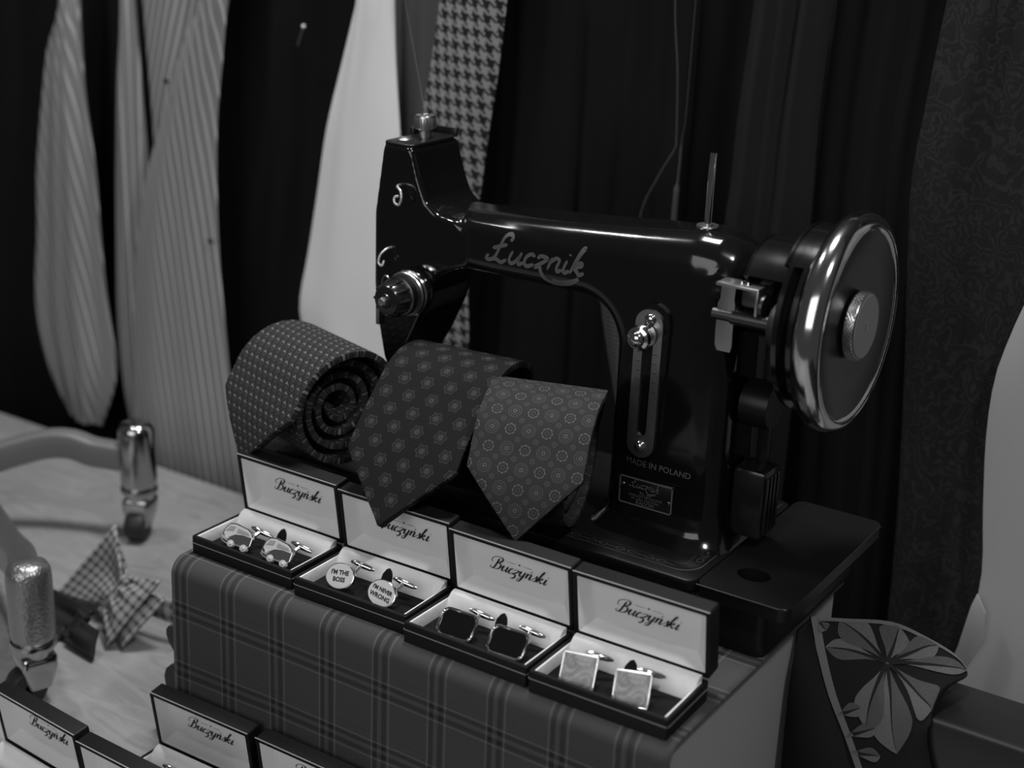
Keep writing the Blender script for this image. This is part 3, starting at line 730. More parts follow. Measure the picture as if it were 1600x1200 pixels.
build('centre_mark', xform(lathe([(0, 4.2), (1.5, 4.15), (2.0, 3.7)], 24, axis='X'), Matrix.Scale(1.7, 4, (0, 0, 1))), M['steel'], nut)
# belt guard: stepped arc shell over the hub
def arc_shell(x0, x1, r, a0, a1, th=2.0, n=22):
    bm = bmesh.new(); secs = []
    for i in range(n + 1):
        a = math.radians(a0 + (a1 - a0) * i / n); s_, c_ = math.sin(a), math.cos(a)
        secs.append([bm.verts.new((x, WY + rr * s_, WZ + rr * c_)) for x, rr in ((x0, r), (x1, r), (x1, r - th), (x0, r - th))])
    for p, q in zip(secs, secs[1:]):
        for k in range(4): bm.faces.new((p[k], p[(k + 1) % 4], q[(k + 1) % 4], q[k]))
    bm.faces.new(secs[0]); bm.faces.new(secs[-1]); return bm
bm = arc_shell(317, 352, 44, -52, 75); merge(bm, arc_shell(344, 368, 56, -46, 75))
def ring_web(x, r0, r1, a0, a1): 
    return arc_shell(x - 1, x + 1, r1, a0, a1, th=r1 - r0)
merge(bm, ring_web(346, 43, 56, -46, 75)); merge(bm, ring_web(318, 30, 44, -52, 75))
mpart('belt_guard', bm, M['enamel'])
# bobbin winder
wd = mpart('winder_bracket', merge(box(304, 331, 128, 142, 214.5, 216.3, .4), box(329.4, 331.2, 128, 140, 200, 216, .4)), M['steel'], label='bent steel bobbin winder bracket')
for dx in (0, 4): mpart('bracket_screw', lathe([(0, 218.2), (1.2, 218), (1.7, 216.3)], 12, c=(318 + dx, 134, 0)), M['chrome'], wd)
lvm = loft([[(x, y, z) for x, y in rrect(311 - w + o_, 311 + w + o_, 131.2, 132.6, 0.5, 2)] for z, w, o_ in ((214.5, 4.6, 0), (206, 4.6, -0.3), (203, 5.6, -0.6), (186, 5.6, -0.8), (178, 5.6, -0.6), (174.5, 4.4, -0.4))])
mpart('winder_latch', lvm, M['steel'])
mpart('winder_spindle', merge(tube([(302, 133, 196), (314, 133, 196)], 3.6, 16), tube([(314, 133, 196), (340, 133, 196)], 4.6, 16)), M['darksteel'])
mpart('winder_arm', tube([(344, 150, 222), (340, 140, 206), (336, 136, 194)], 2.4, 8), M['darksteel'])
mpart('winder_wheel', lathe([(0, 352), (9, 352), (10, 351), (13.5, 350), (14, 347), (14, 343), (13, 341), (0, 341)], 36, axis='X', c=(0, 133, 196)), M['rubber'])
mpart('winder_wheel_cap', lathe([(0, 353.4), (6, 353), (8.6, 352)], 28, axis='X', c=(0, 133, 196)), M['darksteel'])
mpart('bobbin_holder', merge(box(318, 329, 134, 139, 203, 214, 1), lathe([(0, 334), (7, 334), (7, 332), (2, 331), (0, 331)], 24, axis='X', c=(0, 134, 205))), M['darksteel'])
mpart('guard_strut', box(318, 326, 176, 182, 70, 190, 1.5), M['bedenamel'])
tm = mpart('terminal_block', box(311, 333, 160, 184, 46, 92, 3), M['bakelite'], label='black ribbed motor terminal block')
for i in range(4): mpart('rib', box(332.8, 334.2, 162 + 5.4 * i, 165 + 5.4 * i, 50, 88, 0.5), M['bakelite'], tm)
mpart('lamp_cam', lathe([(0, 330), (14, 330), (15, 326), (15, 312), (0, 312)], 32, axis='X', c=(0, 172, 132)), M['bedenamel'])
mpart('base_boss', loft([[(x, y, z) for x, y in rrect(206 - r, 206 + r, 140 - r * .7, 140 + r * .7, r * .69, 5)] for z, r in ((39.8, 9), (43, 8), (45.6, 5.5), (46.4, 2))]), M['bedenamel'])
# gilt transfer border on the bed (lines plus linked-ring motif)
def flat_strip(pts, w, z): 
    bm = bmesh.new(); ribbon(bm, [Vector(p) for p in pts], w, w); 
    for v in bm.verts: v.co.z = z
    return bm
def corner(x0, x1, y0, y1, r):
    a = [(x0, y0)] + [(x1 - r + r * math.sin(t), y0 + r - r * math.cos(t)) for t in [PI / 2 * i / 8 for i in range(9)]] + [(x1, y1)]
    return a
mpart('bed_border', flat_strip(corner(-38, 315, 106, 236, 14), 0.9, 40.12), M['giltdim'])
mpart('bed_border', flat_strip(corner(-30, 305, 115, 232, 4), 0.35, 40.12), M['giltdim'])
bm = bmesh.new()
def motif(cx, cy, ang):
    t = bmesh.new()
    for dx in (-4.2, 4.2): ribbon(t, [Vector((dx + 2.9 * math.cos(a), 1.9 * math.sin(a))) for a in [2 * PI * i / 16 for i in range(17)]], 0.45, 0.45)
    for sg in (1, -1):
        ribbon(t, [Vector((-3.5, -1.9 * sg)), Vector((0, 1.6 * sg)), Vector((3.5, -1.9 * sg))], 0.5, 0.5)
    ribbon(t, [Vector((7.2, 0)), Vector((9.5, 0)), Vector((13.2, 0))], 0.7, 0.7)
    xform(t, Matrix.Translation((cx, cy, 40.12)) @ Matrix.Rotation(ang, 4, 'Z')); merge(bm, t)
x = -22
while x < 292: motif(x, 110.4, 0); x += 20.6
y = 130
while y < 225: motif(310, y, PI / 2); y += 20.6
mpart('bed_motif', bm, M['giltdim'])

# ------------------------------------------------------------------ cufflink boxes
BW, BD, BH, LH, LT = 88.0, 50.5, 13.7, 45.1, 12.0
BUC = [(1.45, [[(0.62, 2.0), (0.52, 1.1), (0.42, 0.35), (0.18, -0.02), (-0.15, 0.15), (-0.1, 0.45)],
               [(-0.05, 1.15), (-0.35, 1.35), (-0.3, 1.9), (0.2, 2.25), (0.85, 2.25), (1.15, 1.9), (0.95, 1.4), (0.5, 1.12)],
               [(0.5, 1.12), (0.95, 1.15), (1.22, 0.75), (1.05, 0.2), (0.6, 0.0), (0.35, 0.12)]]),
       (1.05, [[(-0.1, 0.45), (0.18, 1.0), (0.1, 0.3), (0.28, 0.02), (0.6, 0.4), (0.78, 1.0), (0.7, 0.3), (0.85, 0.02), (1.1, 0.35)]]),
       (0.75, [[(0.6, 0.8), (0.4, 1.0), (0.08, 0.6), (0.12, 0.12), (0.38, 0.0), (0.75, 0.35)]]),
       (0.80, [[(0.0, 0.75), (0.2, 0.98), (0.65, 0.88), (0.35, 0.45), (-0.02, 0.05), (0.3, 0.1), (0.42, -0.35), (0.1, -0.75), (-0.1, -0.55)]]),
       (1.0, [[(-0.05, 0.6), (0.15, 1.0), (0.1, 0.3), (0.3, 0.05), (0.58, 0.4), (0.75, 1.0), (0.62, 0.0), (0.4, -0.75), (0.05, -0.8), (0.2, -0.35), (0.95, 0.35)]]),
       (1.05, [[(-0.02, 0.6), (0.18, 1.0), (0.08, 0.0)], [(0.1, 0.4), (0.45, 1.0), (0.65, 0.85), (0.6, 0.2), (0.72, 0.0), (1.05, 0.35)], [(0.45, 1.28), (0.62, 1.6)]]),
       (0.65, [[(-0.05, 0.3), (0.3, 0.75), (0.38, 1.08), (0.45, 0.75), (0.5, 0.25), (0.25, 0.0), (0.02, 0.12)], [(0.4, 0.05), (0.65, 0.35)]]),
       (0.95, [[(0.0, 0.35), (0.35, 1.4), (0.55, 2.1), (0.38, 2.0), (0.15, 1.0), (0.02, 0.0)], [(0.1, 0.45), (0.45, 0.95), (0.6, 0.78), (0.22, 0.52), (0.45, 0.25), (0.6, 0.02), (0.95, 0.35)]]),
       (0.5, [[(0.0, 0.5), (0.2, 1.0), (0.1, 0.25), (0.25, 0.0), (0.5, 0.35)], [(0.3, 1.35), (0.34, 1.5)]])]
def make_logo_mesh():
    bm, k = script_word(BUC, 40.0, 0.42, 1.25, 0.40)
    cx = 1.2
    for x0, x1 in ((cx - 9.5, cx - 2.2), (cx + 2.2, cx + 9.5)): ribbon(bm, [Vector((x0 + (x1 - x0) * i / 8, 1.9 * k)) for i in range(9)], 0.28, 0.28)
    h = [(0, -1.0), (1.0, 0.1), (0.7, 0.8), (0, 0.4), (-0.7, 0.8), (-1.0, 0.1)]
    bm.faces.new([bm.verts.new((cx + a * 0.85, 1.95 * k + b_ * 0.85, 0)) for a, b_ in h])
    return bm
# lid frame: u along x, v up the lid, w = depth behind the rim plane
ang = math.atan2(6.4, 44.7)
LM = Matrix.Translation((0, BD / 2, BH)) @ Matrix.Rotation(ang, 4, 'X')       # (u, w, v) -> box space
def lidspace(bm): return xform(bm, LM)
def tray_shell(x0, x1, y0, y1, z0, z1, t, floor_t):
    """open-topped box with wall thickness"""
    bm = bmesh.new(); R = []
    for z, d in ((z0, 0.6), (z0 + 0.6, 0), (z1 - 0.5, 0), (z1, 0.5), (z1, t - 0.3), (z1 - 0.5, t), (z0 + floor_t, t)):
        R.append([(x, y, z) for x, y in rrect(x0 + d, x1 - d, y0 + d, y1 - d, max(0.8, 1.6 - d), 3)])
    return loft(R)
def make_box(first):
    root = empty('cufflink_box'); X0, Y0 = -BW / 2, -BD / 2
    tr = build('tray', tray_shell(X0, -X0, Y0, -Y0, 0.2, BH, 2.6, 2.0), M['leather'], root)
    bm = bmesh.new()
    merge(bm, box(X0 + 0.6, -X0 - 0.6, Y0 - 0.18, Y0 + 0.1, BH - 5.0, BH - 4.55)); merge(bm, box(X0 - 0.18, X0 + 0.1, Y0 + 0.6, -Y0 - 0.6, BH - 5.0, BH - 4.55))
    merge(bm, box(-X0 - 0.1, -X0 + 0.18, Y0 + 0.6, -Y0 - 0.6, BH - 5.0, BH - 4.55))
    build('seam_line', bm, M['edgeline'], tr, smooth=False)
    # satin side walls and hinge roll
    bm = bmesh.new()
    for s_ in (-1, 1):
        a, b_ = sorted((s_ * (-X0 - 2.5), s_ * (-X0 - 3.6))); merge(bm, box(a, b_, Y0 + 2.5, -Y0 - 4, 2.2, BH - 0.3, .3))
    merge(bm, box(X0 + 2.5, -X0 - 2.5, Y0 + 2.5, Y0 + 3.4, 2.2, BH - 1.4, .3))
    hp = [(-2.6, BH + 3.4), (-4.4, BH + 3.5), (-6.8, BH + 2.6), (-9.2, BH + 0.6), (-11.2, BH - 2.2), (-12.6, BH - 5.4), (-13.3, BH - 8.6), (-13.5, 2.2), (-3, 2.2)]
    rings = [[(x, -Y0 + y, z) for y, z in hp] for x in [X0 + 3.4 + (BW - 6.8) * i / 12 for i in range(13)]]
    merge(bm, loft(rings)); build('satin_lining', bm, M['satin'], tr, label='white satin lining')
    build('velvet_pad', box(X0 + 3.5, -X0 - 3.5, Y0 + 3.2, -Y0 - 12.8, 2.0, 5.0, 0.6), M['velvet'], tr)
    leaf = [(-4, 0), (-4.4, 4), (-3.8, 8), (-1.6, 11.5), (0.4, 12.6), (2.6, 10.6), (4.0, 7.2), (4.2, 3), (3.6, 0)]
    lb = prism(leaf, -0.5, 0.5, 0.2, 1); xform(lb, Matrix.Translation((0.5, -Y0 - 13.6, 4.6)) @ Matrix.Rotation(-0.35, 4, 'X')); build('pull_tab', lb, M['leather'], tr)
    # lid
    def lshell():
        bm = bmesh.new(); R = []
        for w, d in ((LT, 0.8), (LT - 0.8, 0), (0.6, 0), (0, 0.6), (0, 2.6), (0.6, 3.0), (LT - 1.2, 3.0)):
            R.append([(u, w, v) for u, v in rrect(X0 + d, -X0 - d, 0.2 + d, LH - d, max(0.8, 1.6 - d), 3)])
        return loft(R)
    ld = build('lid', lidspace(lshell()), M['leather'], root)
    bm = box(X0 + 0.4, -X0 - 0.4, -0.12, 0.5, LH - 0.42, LH + 0.1); build('edge_line', lidspace(bm), M['edgeline'], ld, smooth=False)
    def recess(d):
        o_ = [(X0 + 2.8, 0.6, 2.8), (-X0 - 2.8, 0.6, 2.8), (-X0 - 2.8, 0.6, LH - 2.8), (X0 + 2.8, 0.6, LH - 2.8)]
        i_ = [(X0 + 11, 8.0, 10.5), (-X0 - 11, 8.0, 10.5), (-X0 - 9.5, 8.6, LH - 6.5), (X0 + 9.5, 8.6, LH - 6.5)]
        return o_, i_
    o_, i_ = recess(0); bm = bmesh.new()
    def quad(a, b_, c_, d_, n=8):
        G = [[(Vector(a) * (1 - s) + Vector(b_) * s) * (1 - t) + (Vector(d_) * (1 - s) + Vector(c_) * s) * t for s in [k / n for k in range(n + 1)]] for t in [k / n for k in range(n + 1)]]
        V = [[bm.verts.new(p) for p in r] for r in G]
        for i in range(n):
            for j in range(n): bm.faces.new((V[i][j], V[i][j + 1], V[i + 1][j + 1], V[i + 1][j]))
    for k in range(4): quad(o_[k], o_[(k + 1) % 4], i_[(k + 1) % 4], i_[k], 4)
    quad(*i_); bmesh.ops.remove_doubles(bm, verts=bm.verts, dist=0.01)
    build('satin_lining', lidspace(bm), M['satin'], ld, label='white satin lid lining', recalc=True)
    lg = make_logo_mesh(); xform(lg, FRONT)
    for v in lg.verts: v.co = Vector((v.co.x + 0.5, 7.75 + v.co.z * 0.014, v.co.z * 0.86 + 20.5))
    build('logo_lettering', lidspace(lg), M['ink'], ld, label='dark script lettering')
    return root
def copy_tree(o, parent=None):
    c = o.copy(); COL.objects.link(c); c.parent = parent
    for ch in list(o.children): copy_tree(ch, c)
    return c
def place_box(o, x, y, z, rot):             # x,y = front-left corner
    c_, s_ = math.cos(rot), math.sin(rot)
    o.location = Vector((x + c_ * BW / 2 - s_ * BD / 2, y + s_ * BW / 2 + c_ * BD / 2, z)) * S; o.rotation_euler = (0, 0, rot)
    return o
upper = [(0.0, 0.0, -0.13, 'open black cufflink box holding two camper van cufflinks'),
         (92.8, -4.0, 1.05, 'open black cufflink box holding two round lettered cufflinks'),
         (183.0, -7.9, -0.16, 'open black cufflink box holding two black rectangular cufflinks'),
         (273.2, -9.8, 1.01, 'open black cufflink box holding two square marbled cufflinks')]
lower = [(-100.0, -138.0, -3.5, 'open black box in the bottom left corner, leftmost of the lower row'),
         (-5.0, -147.0, -1.0, 'open black box with only its lid in view, second from left in the lower row'),
         (-9.5, -79.0, 1.2, 'open black box standing at the left foot of the plaid cloth'),
         (83.5, -77.0, 0.3, 'open black box cut off by the bottom edge, rightmost of the lower row')]
proto = make_box(True); BOXES = []
for i, (x, y, r, lab) in enumerate(upper + lower):
    o = proto if i == 0 else copy_tree(proto)
    place_box(o, x, y, 0.3 if i < 4 else -149.9, math.radians(r))
    tag(o, lab, 'box', 'cufflink boxes on the plaid stand' if i < 4 else 'cufflink boxes on the table'); BOXES.append(o)

# ------------------------------------------------------------------ cufflinks
def cuff_root(bi, lx, ly, label, yaw, group=None):
    x, y, r, _ = (upper + lower)[bi]; r = math.radians(r); c_, s_ = math.cos(r), math.sin(r)
    o = empty('cufflink', (x + c_ * lx - s_ * ly, y + s_ * lx + c_ * ly, (0.3 if bi < 4 else -149.9) + 5.0), math.radians(yaw))
    return tag(o, label, 'cufflink', group)
def tilt(bm, t, h):                          # face plane (x,z) leaning back by t about x, bottom edge at y=0
    return xform(bm, Matrix.Rotation(-t, 4, 'X'))
def toggle(root, h, t, dx=3.0):
    cy, cz = math.sin(t) * h * 0.5, math.cos(t) * h * 0.5
    build('post', tube([(dx, cy + 1, cz), (dx + 1.5, cy + 7, cz + 2.5), (dx + 2.5, cy + 12, cz + 4.5)], [1.6, 1.3, 1.5], 10), M['silver'], root)
    e = (dx + 2.5, cy + 12.5, cz + 4.5)
    build('toggle', tube([(e[0] - 7, e[1] - 1.5, e[2] + 1.6), (e[0] - 4, e[1] - .6, e[2] + 1.2), (e[0], e[1], e[2]), (e[0] + 6, e[1] + 1, e[2] - 1.2), (e[0] + 9, e[1] + 1.6, e[2] - 2)], [0.8, 1.7, 2.0, 1.7, 0.7], 10), M['silver'], root)
def rr_poly(w, h, r, n=5): return [(x, z) for x, z in rrect(-w / 2, w / 2, 0, h, r, n)]
def cuff_rect(root, w, h, r, face, t, rimw=1.2, th=2.6, rt=0.85):
    build('setting', tilt(prism(rr_poly(w, h, r), -th / 2, th / 2, 0.35, 2), t, h), M['silver'], root)
    loop = rr_poly(w - 0.6, h - 0.6, r, 6); loop = loop + loop[:2]
    build('rim', tilt(tube([(x, -th / 2, z + 0.3) for x, z in loop], rt, 8, cap=False), t, h), M['silver'], root)
    ins = [(x, z + rimw) for x, z in rr_poly(w - 2 * rimw, h - 2 * rimw, max(0.3, r - rimw * .6))]
    build('inlay', tilt(prism(ins, -th / 2 - 0.3, 0, 0.2, 1), t, h), face, root)
    toggle(root, h, t, w * 0.22)
def cuff_oval(root, d, lines, t, roll):
    Rm = Matrix.Translation((0, 0, d / 2)) @ Matrix.Rotation(roll, 4, 'Y') @ Matrix.Scale(0.80, 4, (0, 0, 1))
    s_ = lathe([(0, -1.5), (d / 2 - .4, -1.5), (d / 2, -1.0), (d / 2, 1.2), (d / 2 - 0.6, 1.6), (0, 1.6)], 48, axis='-Y')
    build('setting', tilt(xform(s_, Rm), t, d), M['silver'], root)
    f = lathe([(0, 1.95), (d / 2 - 0.8, 1.9), (d / 2 - 0.6, 1.5)], 48, axis='-Y')
    fc = build('white_face', tilt(xform(f, Rm), t, d), M['white_enamel'], root)
    for k, s in enumerate(lines):
        tb_ = text_bm(s, 3.9 if len(s) < 8 else 3.35, 0.0, 0.14); xform(tb_, Matrix.Scale(1.0, 4, (1, 0, 0)) @ Matrix.Translation((0, 2.2 - 4.4 * k, 2.1)))
        xform(tb_, FRONT); xform(tb_, Matrix.Translation((0, 0, d / 2)) @ Matrix.Rotation(roll, 4, 'Y')); build('lettering', tilt(tb_, t, d), M['ink'], fc)
    toggle(root, d, t, 4.5)
def cuff_van(root, t):
    def tilt(bm, t_, h): return xform(bm, Matrix.Rotation(-t_, 4, 'X') @ Matrix.Scale(1.25, 4) @ Matrix.Scale(0.80, 4, (0, 0, 1)))
    body = [(-10.2, 3.2), (-10.4, 7.0), (-9.4, 12.0), (-7.2, 15.2), (-3.0, 16.2), (6, 15.4), (9.8, 13.4), (10.6, 10.0), (10.6, 5.0), (9.4, 2.8), (6, 2.2), (-6, 1.8)]
    build('van_body', tilt(prism(body, -1.2, 1.2, 0.35, 2), t, 14), M['silver'], root)
    up = [(-9.4, 7.4), (-8.6, 11.6), (-6.7, 14.4), (-3.0, 15.4), (5.6, 14.6), (9.0, 12.8), (9.8, 10.4), (4.0, 10.2), (-1.4, 8.9), (-4.8, 6.2), (-7.6, 5.8)]
    build('white_upper_panel', tilt(prism(up, -1.55, -0.9, 0.1, 1), t, 14), M['white_enamel'], root)
    lo = [(-4.6, 5.4), (-1.2, 8.3), (4.0, 9.6), (9.8, 9.7), (9.8, 5.2), (8.6, 3.6), (-4.4, 2.9), (-5.6, 4.0)]
    build('grey_lower_panel', tilt(prism(lo, -1.55, -0.9, 0.1, 1), t, 14), M['grey_enamel'], root)
    for x in (-2.4, 7.0):
        wq = build('wheel', tilt(shift(lathe([(0, 2.2), (0.9, 2.2), (1.2, 1.9), (2.2, 1.9), (2.5, 1.4), (2.5, 0)], 22, axis='-Y'), (x, 0, 2.4)), t, 14), M['white_enamel'], root)
    for wp in ([(-0.6, 10.6), (8.6, 11.6), (7.6, 13.0), (-0.6, 13.6)], [(-8.3, 9.6), (-3.0, 11.2), (-2.6, 14.2), (-6.2, 13.4)]):
        build('van_window', tilt(prism(wp, -1.75, -1.3, 0.1, 1), t, 14), M['window_enamel'], root)
    build('headlight', tilt(shift(lathe([(0, 1.9), (0.8, 1.8), (1.1, 1.2)], 16, axis='-Y'), (-6.4, 0, 5.4)), t, 14), M['white_enamel'], root)
    build('bumper', tilt(tube([(-10, -0.6, 3.4), (-7, -1.5, 2.4), (-4.2, -1.7, 1.9)], 0.75, 8), t, 14), M['silver'], root)
    toggle(root, 12, t, 7.0)
T = math.radians(30)
o = cuff_root(0, 25, 14, 'camper van cufflink, the left one of the pair', -2, 'camper van cufflinks'); cuff_van(o, T); o.location.z += 1.2 * S
o = cuff_root(0, 60.5, 13.5, 'camper van cufflink, the right one of the pair', -4, 'camper van cufflinks'); cuff_van(o, T); o.location.z += 1.2 * S
o = cuff_root(1, 24.5, 12.5, 'round white cufflink reading I\'M THE BOSS', 4, 'lettered cufflinks'); cuff_oval(o, 21, ("I'M THE", 'BOSS'), T, -0.12)
o = cuff_root(1, 59.5, 9.5, 'round white cufflink reading I\'M NEVER WRONG', 2, 'lettered cufflinks'); cuff_oval(o, 21, ("I'M NEVER", 'WRONG'), T, 0.14)
o = cuff_root(2, 26.5, 14.0, 'black rectangular cufflink, the left one of the pair', 2, 'black rectangular cufflinks'); cuff_rect(o, 24.5, 17, 4.2, M['onyx'], T + 0.16)
o = cuff_root(2, 62.5, 14.5, 'black rectangular cufflink, the right one of the pair', 3, 'black rectangular cufflinks'); cuff_rect(o, 24.5, 17, 4.2, M['onyx'], T + 0.16)
o = cuff_root(3, 24.5, 12.0, 'square marbled cufflink, the left one of the pair', 14, 'square marbled cufflinks'); cuff_rect(o, 20.5, 19.5, 0.8, M['pearl'], T, 0.9, 3.6, 0.5)
o = cuff_root(3, 58.5, 12.5, 'square marbled cufflink, the right one of the pair', 18, 'square marbled cufflinks'); cuff_rect(o, 20.5, 19.5, 0.8, M['pearl'], T, 0.9, 3.6, 0.5)
o = cuff_root(6, 26.0, 14.0, 'silver cufflink in the box at the left foot of the plaid cloth', 4); cuff_oval(o, 18, (), T, 0.0)

# ------------------------------------------------------------------ rolled ties
def make_tie(name, m, loc, rz, r, hw, rel_ang, length, drop, label, back, hw_in=None, tip=43.0, sag=4.0, pitch=5.6, turns=3.4, tiltx=0.0):
    """spiral roll lying on its side (axis local x) whose wide end falls forward (-y)"""
    root = empty(name, loc, rz); root.rotation_euler = (0, tiltx, rz); tag(root, label, 'tie', 'rolled ties on the machine bed')
    pts = []                                   # (y, z, s)
    a1 = math.radians(rel_ang); a0 = a1 - turns * 2 * PI; N = int(turns * 34)
    for i in range(N + 1):
        a = a0 + (a1 - a0) * i / N; rr = max(4.0, r - pitch * (a1 - a) / (2 * PI))
        pts.append((rr * math.cos(a), rr + 0 * rr + (r - rr) + rr * math.sin(a)))
    y, z = pts[-1]; dy, dz = -math.sin(a1), math.cos(a1)
    n = 22
    for i in range(1, n + 1):
        t = length * i / n; f = i / n
        pts.append((y + dy * t - sag * math.sin(PI * f) * 0.6, z + dz * t + sag * math.sin(PI * f) * 0.7 - drop * f * f))
    s = [0.0]
    for p, q in zip(pts, pts[1:]): s.append(s[-1] + math.hypot(q[0] - p[0], q[1] - p[1]))
    tot = s[-1]; hi = hw_in or hw * 0.8
    P, UV = [], []; nc = 14
    for (yy, zz), ss in zip(pts, s):
        d = tot - ss
        w = hw if d > tip else max(0.4, hw * d / tip)
        if d > length + r * 1.2: w = max(hi * 0.72, hi + (hw - hi) * max(0, 1 - (d - length - r * 1.2) / 60) - 0.02 * max(0, d - length - 90))
        row, ur = [], []
        for j in range(nc + 1):
            u = -1 + 2 * j / nc; puff = 1.2 * (1 - u * u)
            row.append((u * w, yy, zz + 0.0 * puff)); ur.append((u * w + 100, d))
        P.append(row); UV.append(ur)
    o = build('blade', uv_grid(P, UV), m, root)
    md = o.modifiers.new('thickness', 'SOLIDIFY'); md.thickness = 4.2 * S; md.offset = 0
    bv = o.modifiers.new('edge', 'BEVEL'); bv.width = 1.6 * S; bv.segments = 2; bv.limit_method = 'ANGLE'; bv.angle_limit = math.radians(60)
    # folded back panels and seam on the underside of the falling end
    PB, UB = [], []
    for (yy, zz), ss in zip(pts[-n:], s[-n:]):
        d = tot - ss; w = (hw if d > tip else hw * d / tip) * 0.93
        PB.append([(u * w, yy + 2.3, zz - 2.3) for u in (-1, -0.5, 0, 0.5, 1)]); UB.append([(u * w, d) for u in (-1, -0.5, 0, 0.5, 1)])
    o2 = build('lining', uv_grid(PB, UB), back, root); md = o2.modifiers.new('thickness', 'SOLIDIFY'); md.thickness = 0.8 * S
    return root
make_tie('rolled_tie', M['tie_bits'], (18, 109, 41.4), math.radians(-17), 44, 43, 158, 54, 2, 'rolled silk tie with a tiny linked-bit print, leftmost on the machine bed', M['bowdark'], turns=4.0, pitch=9.4)
make_tie('rolled_tie', M['tie_floral'], (130, 122, 41.4), math.radians(5), 48, 40, 138, 92, 2, 'rolled dark tie with spaced flower motifs, the middle one', M['bowdark'], hw_in=27, turns=4.0, pitch=10.2)
make_tie('rolled_tie', M['tie_medal'], (207, 108, 41.4), math.radians(17), 47, 36, 156, 53, 0, 'rolled grey tie with round medallions, beside the machine column', M['bowdark'], hw_in=23, turns=4.0, pitch=10.0, tip=40)

# ------------------------------------------------------------------ black plinth and printed scarf on the right
plr = empty('black_plinth', (530, 177, -150)); tag(plr, 'black lacquered plinth under the leaf print scarf', 'plinth')
build('plinth_body', loft([[(x, y, z) for x, y in rrect(-161 + d, 170 - d, -26 + d, 27 - d, 4)] for z, d in ((0.2, 1), (1.5, 0), (117, 0), (119.3, 1.0), (120, 3))]), M['blacklac'], plr)
SC = (400, 165, -20)
scf = empty('leaf_print_scarf', SC); tag(scf, 'black scarf printed with a large pale chestnut leaf and white border', 'scarf')
scarf_rows = [[(367, 172, 0), (385, 186, -2), (410, 198, -1), (429, 203, -6), (450, 203, -12), (460, 200, -18)],
    [(380, 157, -15), (399, 162, -9), (423, 168, -8), (442, 174, -11), (457, 182, -15), (463, 190, -18)],
    [(394, 146, -34), (413, 147, -27), (434, 150, -23), (448, 154, -21), (455, 162, -19), (457, 172, -20)],
    [(409, 140, -54), (425, 140, -47), (439, 142, -43), (450, 145, -36), (455, 147, -32), (456, 148, -30)],
    [(423, 135, -76), (437, 136, -69), (447, 138, -64), (455, 141, -57), (458, 145, -50), (458, 147, -47)],
    [(438, 131, -102), (449, 132, -95), (458, 134, -90), (464, 138, -81), (466, 143, -75), (466, 146, -71)]]
srow = [crom(r, 5) for r in scarf_rows]
cols = [crom([r[i] for r in srow], 7) for i in range(len(srow[0]))]
NCs, NRs = len(cols), len(cols[0])
Vs = Vector(SC)
def scarf_pt(u, v, off_=0.0):                 # u 0..1 across, v 0..1 down
    a = max(0, min(u * (NCs - 1), NCs - 1.001)); b_ = max(0, min(v * (NRs - 1), NRs - 1.001)); i, j = int(a), int(b_); fa, fb = a - i, b_ - j
    q = (cols[i][j] * (1 - fa) + cols[i + 1][j] * fa) * (1 - fb) + (cols[i][j + 1] * (1 - fa) + cols[i + 1][j + 1] * fa) * fb
    du = cols[i + 1][j] - cols[i][j]; dv = cols[i][j + 1] - cols[i][j]; n = dv.cross(du)
    n = n.normalized() if n.length > 1e-9 else Vector((0, -1, 0))
    if n.dot(Vector((0.5, -0.8, 0.33))) < 0: n = -n
    return q + n * off_ - Vs
P = [[scarf_pt(i / (NCs - 1), j / (NRs - 1)) for i in range(NCs)] for j in range(NRs)]
UV = [[(i * 4.0, j * 5.0) for i in range(NCs)] for j in range(NRs)]
o = build('scarf_cloth', uv_grid(P, UV), M['scarf'], scf); md = o.modifiers.new('thickness', 'SOLIDIFY'); md.thickness = 2.2 * S; md.offset = -1
# dark underlayer of the folded scarf against the podium side
und = crom([(367, 156, -3), (367.5, 148, -29), (368, 146, -66), (369, 145, -104), (370, 145, -140)], 6)
und2 = crom([(368, 171, -1), (380, 157, -16), (394, 146, -35), (410, 140, -56), (424, 136, -78)], 6)
P = [[p - Vs, (p + q) / 2 - Vs + Vector((0, -1.5, 0)), q - Vs] for p, q in zip(und, und2)]
o = build('under_fold', uv_grid(P, [[(0, j), (8, j), (16, j)] for j in range(len(P))]), M['scarf'], scf); md = o.modifiers.new('thickness', 'SOLIDIFY'); md.thickness = 2.0 * S; md.offset = -1
def print_strip(name, path, w, m, off_=0.5, taper=False):
    pts = crom([Vector(p) for p in path], 6); bm = bmesh.new(); L = bm.loops.layers.uv.new('uv'); prev = None
    for i, p in enumerate(pts):
        t = (pts[min(i + 1, len(pts) - 1)] - pts[max(i - 1, 0)]).normalized(); n = Vector((-t.y, t.x))
        ww = w * (1 if not taper else max(0.12, 1 - i / len(pts)))
        a, b_ = p + n * ww, p - n * ww
        A, B = bm.verts.new(scarf_pt(a.x, a.y, off_)), bm.verts.new(scarf_pt(b_.x, b_.y, off_))
        if prev:
            f = bm.faces.new((prev[0], A, B, prev[1]))
            for lp in f.loops: lp[L].uv = (lp.vert.co.x, lp.vert.co.z)
        prev = (A, B)
    return build(name, bm, m, scf)
print_strip('border', [(0.02, 0.01), (0.02, 0.3), (0.02, 0.6), (0.02, 0.8), (0.02, 1.0)], 0.045, M['border'], 0.7)
print_strip('border', [(0.01, 0.02), (0.3, 0.02), (0.6, 0.02), (0.85, 0.02), (1.0, 0.02)], 0.017, M['border'], 0.7)
LEAF_N = [0]
